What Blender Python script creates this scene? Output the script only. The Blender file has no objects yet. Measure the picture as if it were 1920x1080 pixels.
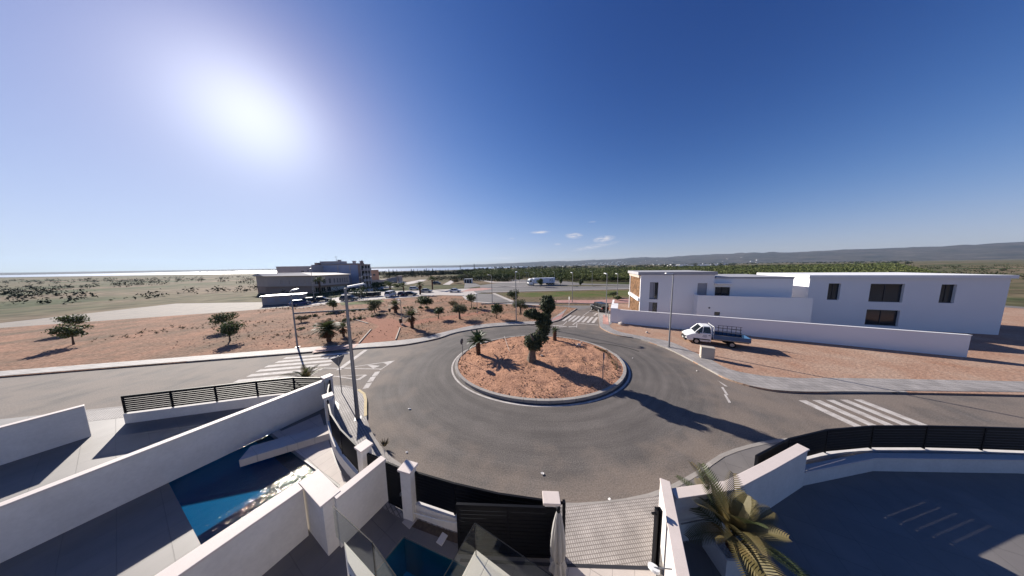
import bpy, bmesh, math, random
import numpy as np
from mathutils import Vector, Matrix, noise, geometry
R = math.radians
scene = bpy.context.scene
C = scene.collection
random.seed(7); RNG = np.random.default_rng(7)

# ------------------------------------------------------------------ camera
F = 395.0; CAM_H = 9.5; PITCH = math.atan(41.0 / F); ROLL = R(0.9)
cam_d = bpy.data.cameras.new('camera'); cam = bpy.data.objects.new('camera', cam_d); C.objects.link(cam)
cam_d.sensor_fit = 'HORIZONTAL'; cam_d.sensor_width = 36.0; cam_d.lens = F / 1920 * 36.0
cam_d.clip_start = 0.05; cam_d.clip_end = 30000
cam.matrix_world = Matrix.Translation((0, 0, CAM_H)) @ Matrix.Rotation(math.pi / 2 - PITCH, 4, 'X') @ Matrix.Rotation(-ROLL, 4, 'Z')
scene.camera = cam

# ------------------------------------------------------------------ sky, sun, exposure
CLOUDS = ((7.71, 8.7, 2.99, 0.39, 0, 1.0), (16.26, 7.45, 2.41, 0.8, -0.05, 0.95), (23.33, 6.26, 2.69, 0.86, 0.1, 0.95), (21.3, 4.57, 6.04, 0.62, 0.16, 0.55), (-2.03, 2.17, 4.35, 0.37, 0, 0.45), (12.14, 5.49, 1.11, 0.27, 0, 0.75), (0.21, 7.32, 1.02, 0.2, 0, 0.4), (20.54, 10.49, 1.14, 0.25, 0, 0.25))
SUN_AZ = R(-48.5); SUN_EL = R(24.5)
world = bpy.data.worlds.new('World'); scene.world = world; world.use_nodes = True
wn = world.node_tree.nodes; wl = world.node_tree.links
bg = wn['Background']; bg.inputs['Strength'].default_value = 0.066
sky = wn.new('ShaderNodeTexSky'); sky.sky_type = 'NISHITA'; sky.sun_disc = False
sky.sun_elevation = SUN_EL; sky.sun_rotation = SUN_AZ
sky.altitude = 0; sky.air_density = 1.0; sky.dust_density = 0.25; sky.ozone_density = 4.0
# camera response on the sky: deep blue away from the sun, soft shoulder round it
def wm(op, a, b=None, c=None, clamp=False):
    n = wn.new('ShaderNodeMath'); n.operation = op; n.use_clamp = clamp
    for i, x in enumerate((a, b, c)):
        if x is None: continue
        if isinstance(x, (int, float)): n.inputs[i].default_value = x
        else: wl.new(x, n.inputs[i])
    return n.outputs[0]
wss = wn.new('ShaderNodeSeparateColor'); wl.new(sky.outputs['Color'], wss.inputs[0]); wcc = wn.new('ShaderNodeCombineColor')
for ch_, (sa, sx0, spw, sq) in zip(('Red', 'Green', 'Blue'), ((.475, 2.7066, 2.2811, 2.161), (.418, 3.9281, 1.9448, 1.8247), (.580, 4.2857, 1.8185, 1.6985))):
    v_ = wss.outputs[ch_]; wl.new(wm('DIVIDE', wm('MULTIPLY', wm('POWER', v_, spw), sa), wm('ADD', wm('POWER', wm('DIVIDE', v_, sx0), sq), 1.0)), wcc.inputs[ch_])
wdot = wn.new('ShaderNodeVectorMath'); wdot.operation = 'DOT_PRODUCT'; wl.new(wn.new('ShaderNodeTexCoord').outputs['Generated'], wdot.inputs[0]); wdot.inputs[1].default_value = (math.sin(SUN_AZ) * math.cos(SUN_EL), math.cos(SUN_AZ) * math.cos(SUN_EL), math.sin(SUN_EL))
wau = wm('MULTIPLY', wm('POWER', wm('MAXIMUM', wdot.outputs['Value'], 0.0), 130.0), 3.5)           # aureole of the sun itself
wad = wn.new('ShaderNodeVectorMath'); wad.operation = 'ADD'; wl.new(wcc.outputs[0], wad.inputs[0]); wl.new(wau, wad.inputs[1]); sky_c = wad.outputs[0]
# a few thin fair weather clouds low over the hills: (bearing, elevation, half width, half height, tilt, strength) in degrees
wtc = wn.new('ShaderNodeTexCoord'); wsp = wn.new('ShaderNodeSeparateXYZ'); wl.new(wtc.outputs['Generated'], wsp.inputs[0])
w_az = wm('MULTIPLY', wm('ARCTAN2', wsp.outputs['X'], wsp.outputs['Y']), 57.2958); w_el = wm('MULTIPLY', wm('ARCSINE', wsp.outputs['Z']), 57.2958)
wcv = wn.new('ShaderNodeCombineXYZ'); wl.new(wm('MULTIPLY', w_az, .55), wcv.inputs[0]); wl.new(wm('MULTIPLY', w_el, 2.6), wcv.inputs[1])
wnz = wn.new('ShaderNodeTexNoise'); wnz.inputs['Scale'].default_value = 1.0; wnz.inputs['Detail'].default_value = 6; wnz.inputs['Roughness'].default_value = .62; wl.new(wcv.outputs[0], wnz.inputs['Vector'])
cl_sum = None
for ca, ce, cw, ch, ct, cs in CLOUDS:
    da = wm('SUBTRACT', w_az, ca); de = wm('SUBTRACT', wm('SUBTRACT', w_el, ce), wm('MULTIPLY', da, ct))
    d2 = wm('ADD', wm('POWER', wm('ABSOLUTE', wm('DIVIDE', da, cw)), 2.0), wm('POWER', wm('ABSOLUTE', wm('DIVIDE', de, ch)), 2.0))
    mk = wm('MULTIPLY', wm('SUBTRACT', 1.0, d2, clamp=True), cs); cl_sum = mk if cl_sum is None else wm('MAXIMUM', cl_sum, mk)
cl_m = wm('MULTIPLY', wm('MULTIPLY', cl_sum, wm('MULTIPLY_ADD', wnz.outputs['Fac'], 3.4, -1.15, clamp=True)), 1.0, clamp=True)
cmx = wn.new('ShaderNodeMix'); cmx.data_type = 'RGBA'; wl.new(cl_m, cmx.inputs['Factor']); wl.new(sky_c, cmx.inputs['A']); cmx.inputs['B'].default_value = (6.6, 6.3, 6.5, 1)
wl.new(cmx.outputs['Result'], bg.inputs['Color'])
sd = Vector((math.sin(SUN_AZ) * math.cos(SUN_EL), math.cos(SUN_AZ) * math.cos(SUN_EL), math.sin(SUN_EL)))
sun_d = bpy.data.lights.new('sun', 'SUN'); sun_d.energy = 5.0; sun_d.angle = R(0.5); sun_d.color = (1.0, 0.93, 0.84)
sun = bpy.data.objects.new('sun', sun_d); C.objects.link(sun)
sun.rotation_euler = (-sd).to_track_quat('-Z', 'Y').to_euler(); sun.location = (-40, 40, 40)
vs = scene.view_settings; vs.view_transform = 'Standard'; vs.look = 'None'; vs.exposure = 0.85; vs.gamma = 1.0; vs.use_curve_mapping = False
scene.cycles.use_denoising = True
scene.cycles.max_bounces = 8; scene.cycles.transparent_max_bounces = 12
scene.cycles.volume_bounces = 0; scene.cycles.caustics_reflective = False; scene.cycles.caustics_refractive = False

# ------------------------------------------------------------------ helpers
def g(px, py, z=0.0):
    """point on the level z seen at photo pixel (px, py): gives the measured place on the ground"""
    a = (px - 960) / F; b = (py - 540) / F
    c, s = math.cos(ROLL), math.sin(ROLL)
    u = a * c - b * s; v = a * s + b * c
    dy = math.cos(PITCH) - v * math.sin(PITCH); dz = -math.sin(PITCH) - v * math.cos(PITCH)
    t = (z - CAM_H) / dz
    return (u * t, dy * t)
def gs(pts, z=0.0): return [g(x, y, z) for x, y in pts]
def up(px, py, Y):
    """height seen at photo pixel (px, py) at distance Y"""
    a = (px - 960) / F; b = (py - 540) / F
    c, s = math.cos(ROLL), math.sin(ROLL)
    u = a * c - b * s; v = a * s + b * c
    dy = math.cos(PITCH) - v * math.sin(PITCH); dz = -math.sin(PITCH) - v * math.cos(PITCH)
    return CAM_H + dz * Y / dy, u * Y / dy

def curve(pts, n=8, closed=False):
    P = [Vector(p) for p in pts]; out = []
    m = len(P); rng = range(m if closed else m - 1)
    for i in rng:
        if closed: a, b, c, d = P[(i - 1) % m], P[i], P[(i + 1) % m], P[(i + 2) % m]
        else: a, b, c, d = P[max(i - 1, 0)], P[i], P[i + 1], P[min(i + 2, m - 1)]
        for k in range(n):
            t = k / n
            out.append(0.5 * ((2 * b) + (c - a) * t + (2 * a - 5 * b + 4 * c - d) * t * t + (3 * b - a - 3 * c + d) * t ** 3))
    if not closed: out.append(P[-1])
    return [tuple(p) for p in out]

class MB:
    def __init__(s): s.v = []; s.f = []; s.smooth = False
    def add(s, verts, faces):
        o = len(s.v); s.v.extend([tuple(p) for p in verts]); s.f.extend([tuple(i + o for i in f) for f in faces]); return s
    def box(s, c, d, rz=0, taper=1.0, ry=0):
        x, y, z = d[0] / 2, d[1] / 2, d[2] / 2
        M = Matrix.Translation(c) @ Matrix.Rotation(rz, 4, 'Z') @ Matrix.Rotation(ry, 4, 'Y')
        vs_ = []
        for sz in (-1, 1):
            t = taper if sz > 0 else 1
            for sx, sy in ((-1, -1), (1, -1), (1, 1), (-1, 1)): vs_.append(M @ Vector((sx * x * t, sy * y * t, sz * z)))
        return s.add(vs_, [(3, 2, 1, 0), (4, 5, 6, 7), (0, 1, 5, 4), (1, 2, 6, 5), (2, 3, 7, 6), (3, 0, 4, 7)])
    def prism(s, poly, z0, z1, holes=()):
        def area(p): return sum(p[i][0] * p[(i + 1) % len(p)][1] - p[(i + 1) % len(p)][0] * p[i][1] for i in range(len(p)))
        poly = [tuple(p[:2]) for p in poly]
        if area(poly) < 0: poly = poly[::-1]
        loops = [poly] + [[tuple(p[:2]) for p in (h if area(h) < 0 else h[::-1])] for h in holes]
        flat = [p for l in loops for p in l]; n = len(flat)
        tris = geometry.tessellate_polygon([[Vector((p[0], p[1], 0)) for p in l] for l in loops])
        vs_ = [(x, y, z1) for x, y in flat]; fs = []
        for t in tris:
            a, b, c = [Vector(flat[i]) for i in t]
            cr = (b - a).cross(c - a) if False else (b.x - a.x) * (c.y - a.y) - (b.y - a.y) * (c.x - a.x)
            fs.append(tuple(t) if cr > 0 else tuple(reversed(t)))
        if z0 is not None:
            vs_ += [(x, y, z0) for x, y in flat]; o = 0
            for l in loops:
                m = len(l)
                for i in range(m):
                    a, b = o + i, o + (i + 1) % m
                    fs.append((b, a, a + n, b + n)[::-1] if False else (a + n, b + n, b, a))
                o += m
            fs += [tuple(i + n for i in f[::-1]) for f in fs[:len(tris)]]
        return s.add(vs_, fs)
    def strip(s, left, right, z0, z1=None):
        """band between two polylines; with z1 a solid of that top"""
        n = min(len(left), len(right)); zt = z0 if z1 is None else z1
        vs_ = [(p[0], p[1], zt) for p in left[:n]] + [(p[0], p[1], zt) for p in right[:n]]
        fs = [(i, i + 1, n + i + 1, n + i) for i in range(n - 1)]
        if z1 is not None:
            m = 2 * n
            vs_ += [(p[0], p[1], z0) for p in left[:n]] + [(p[0], p[1], z0) for p in right[:n]]
            fs += [(m + i, m + i + 1, i + 1, i) for i in range(n - 1)] + [(m + n + i + 1, m + n + i, n + i, n + i + 1) for i in range(n - 1)]
            fs += [(0, n, m + n, m), (n - 1, m + n - 1, m + 2 * n - 1, 2 * n - 1)]
            fs += [(m + i, m + n + i, m + n + i + 1, m + i + 1) for i in range(n - 1)]
        return s.add(vs_, fs)
    def tube(s, path, rad, n=8):
        P = [Vector(p) for p in path]; rs = rad if isinstance(rad, (list, tuple)) else [rad] * len(P)
        vs_ = []; fs = []
        for i, p in enumerate(P):
            d = (P[min(i + 1, len(P) - 1)] - P[max(i - 1, 0)]).normalized()
            a = d.cross(Vector((0, 1, 0)) if abs(d.y) < 0.9 else Vector((1, 0, 0))).normalized(); b = d.cross(a)
            for k in range(n):
                t = 2 * math.pi * k / n; vs_.append(p + (a * math.cos(t) + b * math.sin(t)) * rs[i])
        for i in range(len(P) - 1):
            for k in range(n):
                fs.append((i * n + k, i * n + (k + 1) % n, (i + 1) * n + (k + 1) % n, (i + 1) * n + k))
        fs.append(tuple(range(n))[::-1]); fs.append(tuple((len(P) - 1) * n + k for k in range(n)))
        return s.add(vs_, fs)
    def lathe(s, prof, n=16, c=(0, 0, 0)):
        vs_ = []; fs = []
        for r, z in prof:
            for k in range(n):
                t = 2 * math.pi * k / n; vs_.append((c[0] + r * math.cos(t), c[1] + r * math.sin(t), c[2] + z))
        for i in range(len(prof) - 1):
            for k in range(n): fs.append((i * n + k, i * n + (k + 1) % n, (i + 1) * n + (k + 1) % n, (i + 1) * n + k))
        fs.append(tuple(range(n))[::-1]); fs.append(tuple((len(prof) - 1) * n + k for k in range(n)))
        return s.add(vs_, fs)
    def disc(s, c, rx, axis, h=0.02, n=20):
        M = Matrix.Translation(c) @ Vector(axis).to_track_quat('Z', 'Y').to_matrix().to_4x4()
        vs_ = [M @ Vector((rx * math.cos(2 * math.pi * k / n), rx * math.sin(2 * math.pi * k / n), z)) for z in (-h / 2, h / 2) for k in range(n)]
        return s.add(vs_, [tuple(range(n))[::-1], tuple(range(n, 2 * n))] + [(k, (k + 1) % n, n + (k + 1) % n, n + k) for k in range(n)])
    def mesh(s, name, m):
        me = bpy.data.meshes.new(name); me.from_pydata(s.v, [], s.f)
        for x in (m if isinstance(m, (list, tuple)) else [m]): me.materials.append(x)
        if s.smooth: me.shade_smooth()
        me.update(); return me
    def build(s, name, m, parent=None, bevel=0):
        o = bpy.data.objects.new(name, s.mesh(name, m)); C.objects.link(o)
        if parent is not None: o.parent = parent
        if bevel:
            b = o.modifiers.new('edge', 'BEVEL'); b.width = bevel; b.segments = 2; b.limit_method = 'ANGLE'; b.angle_limit = R(40)
        return o
def shared(name, me, parent, loc=(0, 0, 0), rot=(0, 0, 0), sc=(1, 1, 1)):
    o = bpy.data.objects.new(name, me); C.objects.link(o); o.parent = parent
    o.location = loc; o.rotation_euler = rot; o.scale = sc; return o
def tag(o, label, cat, group=None, kind=None):
    o['label'] = label; o['category'] = cat
    if group: o['group'] = group
    if kind: o['kind'] = kind
    return o
def thing(name, label, cat, loc=(0, 0, 0), rz=0.0, group=None):
    o = bpy.data.objects.new(name, None); o.empty_display_size = 0.2; C.objects.link(o)
    o.location = loc; o.rotation_euler = (0, 0, rz); return tag(o, label, cat, group)
def struct(name, mb, m, label=None, parent=None):
    o = mb.build(name, m, parent)
    if parent is None: o['kind'] = 'structure'
    if label: o['label'] = label
    return o
def stuff(name, mb, m, label, cat, parent=None):
    o = mb.build(name, m, parent); o['kind'] = 'stuff'; o['label'] = label
    if parent is None: o['category'] = cat
    return o

# ------------------------------------------------------------------ materials
def mat(name, col, rough=0.8, metal=0.0, var=None, vscale=3.0, vamt=0.5, bump=0.0, bscale=40.0, spec=0.3, rand=0.0, trans=0.0, fine=0.0, fscale=60.0, world_space=False):
    m = bpy.data.materials.new(name); m.use_nodes = True; nt = m.node_tree; N = nt.nodes; L = nt.links
    b = N['Principled BSDF']; b.inputs['Roughness'].default_value = rough; b.inputs['Metallic'].default_value = metal
    b.inputs['Specular IOR Level'].default_value = spec
    col4 = (*col, 1); b.inputs['Base Color'].default_value = col4
    tc = N.new('ShaderNodeTexCoord'); out = None
    geo = N.new('ShaderNodeNewGeometry')
    src = geo.outputs['Position'] if world_space else tc.outputs['Object']
    if var:
        nz = N.new('ShaderNodeTexNoise'); nz.inputs['Scale'].default_value = vscale; nz.inputs['Detail'].default_value = 6; nz.inputs['Roughness'].default_value = 0.6
        L.new(src, nz.inputs['Vector'])
        rp = N.new('ShaderNodeValToRGB'); rp.color_ramp.elements[0].position = 0.5 - 0.25 / max(vamt, .05) * .5; rp.color_ramp.elements[1].position = 0.5 + 0.25 / max(vamt, .05) * .5
        rp.color_ramp.elements[0].color = col4; rp.color_ramp.elements[1].color = (*var, 1)
        L.new(nz.outputs['Fac'], rp.inputs['Fac']); out = rp.outputs['Color']
    if fine:
        nf = N.new('ShaderNodeTexNoise'); nf.inputs['Scale'].default_value = fscale; nf.inputs['Detail'].default_value = 3; L.new(src, nf.inputs['Vector'])
        mr = N.new('ShaderNodeMapRange'); mr.inputs['From Min'].default_value = .3; mr.inputs['From Max'].default_value = .7; mr.inputs['To Min'].default_value = 1 - fine; mr.inputs['To Max'].default_value = 1 + fine; L.new(nf.outputs['Fac'], mr.inputs['Value'])
        mx = N.new('ShaderNodeVectorMath'); mx.operation = 'SCALE'
        if out: L.new(out, mx.inputs[0])
        else: mx.inputs[0].default_value = col
        L.new(mr.outputs[0], mx.inputs['Scale']); out = mx.outputs[0]
    if rand:
        oi = N.new('ShaderNodeObjectInfo'); mr = N.new('ShaderNodeMapRange'); mr.inputs['To Min'].default_value = 1 - rand; mr.inputs['To Max'].default_value = 1 + rand; L.new(oi.outputs['Random'], mr.inputs['Value'])
        mx = N.new('ShaderNodeVectorMath'); mx.operation = 'SCALE'
        if out: L.new(out, mx.inputs[0])
        else: mx.inputs[0].default_value = col
        L.new(mr.outputs[0], mx.inputs['Scale']); out = mx.outputs[0]
    if out: L.new(out, b.inputs['Base Color'])
    if bump:
        nb = N.new('ShaderNodeTexNoise'); nb.inputs['Scale'].default_value = bscale; nb.inputs['Detail'].default_value = 4; L.new(src, nb.inputs['Vector'])
        bp = N.new('ShaderNodeBump'); bp.inputs['Strength'].default_value = 1.0; bp.inputs['Distance'].default_value = bump; L.new(nb.outputs['Fac'], bp.inputs['Height']); L.new(bp.outputs['Normal'], b.inputs['Normal'])
    if trans:
        tr = N.new('ShaderNodeBsdfTranslucent'); ms = N.new('ShaderNodeMixShader'); ms.inputs[0].default_value = trans
        if out: L.new(out, tr.inputs['Color'])
        else: tr.inputs['Color'].default_value = col4
        L.new(b.outputs[0], ms.inputs[1]); L.new(tr.outputs[0], ms.inputs[2]); L.new(ms.outputs[0], N['Material Output'].inputs['Surface'])
    return m

def asphalt_mat():
    m = mat('asphalt', (0.105, 0.094, 0.086), 0.85, var=(0.145, 0.128, 0.115), vscale=0.35, vamt=0.7, bump=0.004, bscale=70, fine=0.30, fscale=22, world_space=True)
    nt = m.node_tree; N = nt.nodes; L = nt.links; b = N['Principled BSDF']
    prev = b.inputs['Base Color'].links[0].from_socket
    geo = N.new('ShaderNodeNewGeometry'); sub = N.new('ShaderNodeVectorMath'); sub.operation = 'SUBTRACT'; sub.inputs[1].default_value = (2.5, 20.6, 0); L.new(geo.outputs['Position'], sub.inputs[0])
    sx = N.new('ShaderNodeSeparateXYZ'); L.new(sub.outputs[0], sx.inputs[0])
    def M(op, a, b_=None, c=None):
        n = N.new('ShaderNodeMath'); n.operation = op
        for i, x in enumerate((a, b_, c)):
            if x is None: continue
            if isinstance(x, (int, float)): n.inputs[i].default_value = x
            else: L.new(x, n.inputs[i])
        return n.outputs[0]
    ex = M('DIVIDE', sx.outputs['X'], 1.15)
    r = M('SQRT', M('ADD', M('MULTIPLY', ex, ex), M('MULTIPLY', sx.outputs['Y'], sx.outputs['Y'])))
    an = M('ARCTAN2', sx.outputs['Y'], ex)
    cv = N.new('ShaderNodeCombineXYZ'); L.new(M('MULTIPLY', r, 1.6), cv.inputs[0]); L.new(M('MULTIPLY', M('SINE', an), 1.1), cv.inputs[1]); L.new(M('MULTIPLY', M('COSINE', an), 1.1), cv.inputs[2])
    nz = N.new('ShaderNodeTexNoise'); nz.inputs['Scale'].default_value = 1.3; nz.inputs['Detail'].default_value = 5; L.new(cv.outputs[0], nz.inputs['Vector'])
    mr = N.new('ShaderNodeMapRange'); mr.inputs['From Min'].default_value = .38; mr.inputs['From Max'].default_value = .62; mr.inputs['To Min'].default_value = .86; mr.inputs['To Max'].default_value = 1.10; L.new(nz.outputs['Fac'], mr.inputs['Value'])
    # dust swept to the outer edge (tan) and bare patches
    dz = N.new('ShaderNodeTexNoise'); dz.inputs['Scale'].default_value = .55; dz.inputs['Detail'].default_value = 6; L.new(geo.outputs['Position'], dz.inputs['Vector'])
    edge = N.new('ShaderNodeMapRange'); edge.inputs['From Min'].default_value = 9.2; edge.inputs['From Max'].default_value = 13.0; edge.inputs['To Min'].default_value = -.22; edge.inputs['To Max'].default_value = .22; L.new(r, edge.inputs['Value'])
    dm = N.new('ShaderNodeMapRange'); dm.inputs['From Min'].default_value = .48; dm.inputs['From Max'].default_value = .78; dm.inputs['To Max'].default_value = .8; L.new(M('ADD', dz.outputs['Fac'], edge.outputs[0]), dm.inputs['Value'])
    sc = N.new('ShaderNodeVectorMath'); sc.operation = 'SCALE'; L.new(prev, sc.inputs[0]); L.new(mr.outputs[0], sc.inputs['Scale'])
    mix = N.new('ShaderNodeMix'); mix.data_type = 'RGBA'; L.new(dm.outputs[0], mix.inputs['Factor']); L.new(sc.outputs[0], mix.inputs['A']); mix.inputs['B'].default_value = (0.205, 0.165, 0.135, 1)
    fz = N.new('ShaderNodeTexNoise'); fz.inputs['Scale'].default_value = 17; fz.inputs['Detail'].default_value = 4; L.new(geo.outputs['Position'], fz.inputs['Vector'])
    fm = N.new('ShaderNodeMapRange'); fm.inputs['From Min'].default_value = .3; fm.inputs['From Max'].default_value = .7; fm.inputs['To Min'].default_value = .72; fm.inputs['To Max'].default_value = 1.28; L.new(fz.outputs['Fac'], fm.inputs['Value'])
    s2 = N.new('ShaderNodeVectorMath'); s2.operation = 'SCALE'; L.new(mix.outputs['Result'], s2.inputs[0]); L.new(fm.outputs[0], s2.inputs['Scale'])
    L.new(s2.outputs[0], b.inputs['Base Color']); return m
def tile_mat(name, c1, c2, mortar, sx, sy, rot, msize=0.02, offset=0.0, bump=0.006, rough=0.75, wear=0.25):
    m = bpy.data.materials.new(name); m.use_nodes = True; nt = m.node_tree; N = nt.nodes; L = nt.links; b = N['Principled BSDF']; b.inputs['Roughness'].default_value = rough
    geo = N.new('ShaderNodeNewGeometry'); mp = N.new('ShaderNodeMapping'); mp.inputs['Rotation'].default_value = (0, 0, rot); L.new(geo.outputs['Position'], mp.inputs['Vector'])
    br = N.new('ShaderNodeTexBrick'); br.offset = offset; br.inputs['Scale'].default_value = 1.0; br.inputs['Brick Width'].default_value = sx; br.inputs['Row Height'].default_value = sy
    br.inputs['Mortar Size'].default_value = msize; br.inputs['Mortar Smooth'].default_value = .2; br.inputs['Color1'].default_value = (*c1, 1); br.inputs['Color2'].default_value = (*c2, 1); br.inputs['Mortar'].default_value = (*mortar, 1)
    L.new(mp.outputs[0], br.inputs['Vector'])
    nz = N.new('ShaderNodeTexNoise'); nz.inputs['Scale'].default_value = 1.1; nz.inputs['Detail'].default_value = 7; L.new(geo.outputs['Position'], nz.inputs['Vector'])
    mr = N.new('ShaderNodeMapRange'); mr.inputs['From Min'].default_value = .3; mr.inputs['From Max'].default_value = .7; mr.inputs['To Min'].default_value = 1 - wear; mr.inputs['To Max'].default_value = 1 + wear * .6; L.new(nz.outputs['Fac'], mr.inputs['Value'])
    sc = N.new('ShaderNodeVectorMath'); sc.operation = 'SCALE'; L.new(br.outputs['Color'], sc.inputs[0]); L.new(mr.outputs[0], sc.inputs['Scale']); L.new(sc.outputs[0], b.inputs['Base Color'])
    bp = N.new('ShaderNodeBump'); bp.invert = True; bp.inputs['Distance'].default_value = bump; L.new(br.outputs['Fac'], bp.inputs['Height']); L.new(bp.outputs['Normal'], b.inputs['Normal'])
    return m
def glass_mat(name, tint, gloss=0.9, rough=.02):
    m = bpy.data.materials.new(name); m.use_nodes = True; nt = m.node_tree; N = nt.nodes; L = nt.links
    tr = N.new('ShaderNodeBsdfTransparent'); tr.inputs['Color'].default_value = (*tint, 1)
    gl = N.new('ShaderNodeBsdfGlossy'); gl.inputs['Roughness'].default_value = rough; gl.inputs['Color'].default_value = (gloss, gloss, gloss, 1)
    fr = N.new('ShaderNodeLayerWeight'); fr.inputs['Blend'].default_value = .5; ms = N.new('ShaderNodeMixShader')
    pw = N.new('ShaderNodeMath'); pw.operation = 'POWER'; pw.inputs[1].default_value = 5; L.new(fr.outputs['Facing'], pw.inputs[0])
    ml = N.new('ShaderNodeMath'); ml.operation = 'MULTIPLY_ADD'; ml.inputs[1].default_value = .30; ml.inputs[2].default_value = .025; L.new(pw.outputs[0], ml.inputs[0])
    L.new(ml.outputs[0], ms.inputs[0]); L.new(tr.outputs[0], ms.inputs[1]); L.new(gl.outputs[0], ms.inputs[2]); L.new(ms.outputs[0], N['Material Output'].inputs['Surface'])
    return m
def water_mat(name, tint, ripple):
    m = glass_mat(name, tint, 1.0, .02 if ripple < .01 else .07); nt = m.node_tree; N = nt.nodes; L = nt.links
    tc = N.new('ShaderNodeNewGeometry'); nz = N.new('ShaderNodeTexNoise'); nz.inputs['Scale'].default_value = 7; nz.inputs['Detail'].default_value = 5; L.new(tc.outputs['Position'], nz.inputs['Vector'])
    bp = N.new('ShaderNodeBump'); bp.inputs['Distance'].default_value = ripple; L.new(nz.outputs['Fac'], bp.inputs['Height'])
    for n in N:
        if n.type in ('BSDF_GLOSSY', 'LAYER_WEIGHT'): L.new(bp.outputs['Normal'], n.inputs['Normal'])
    return m

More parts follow.
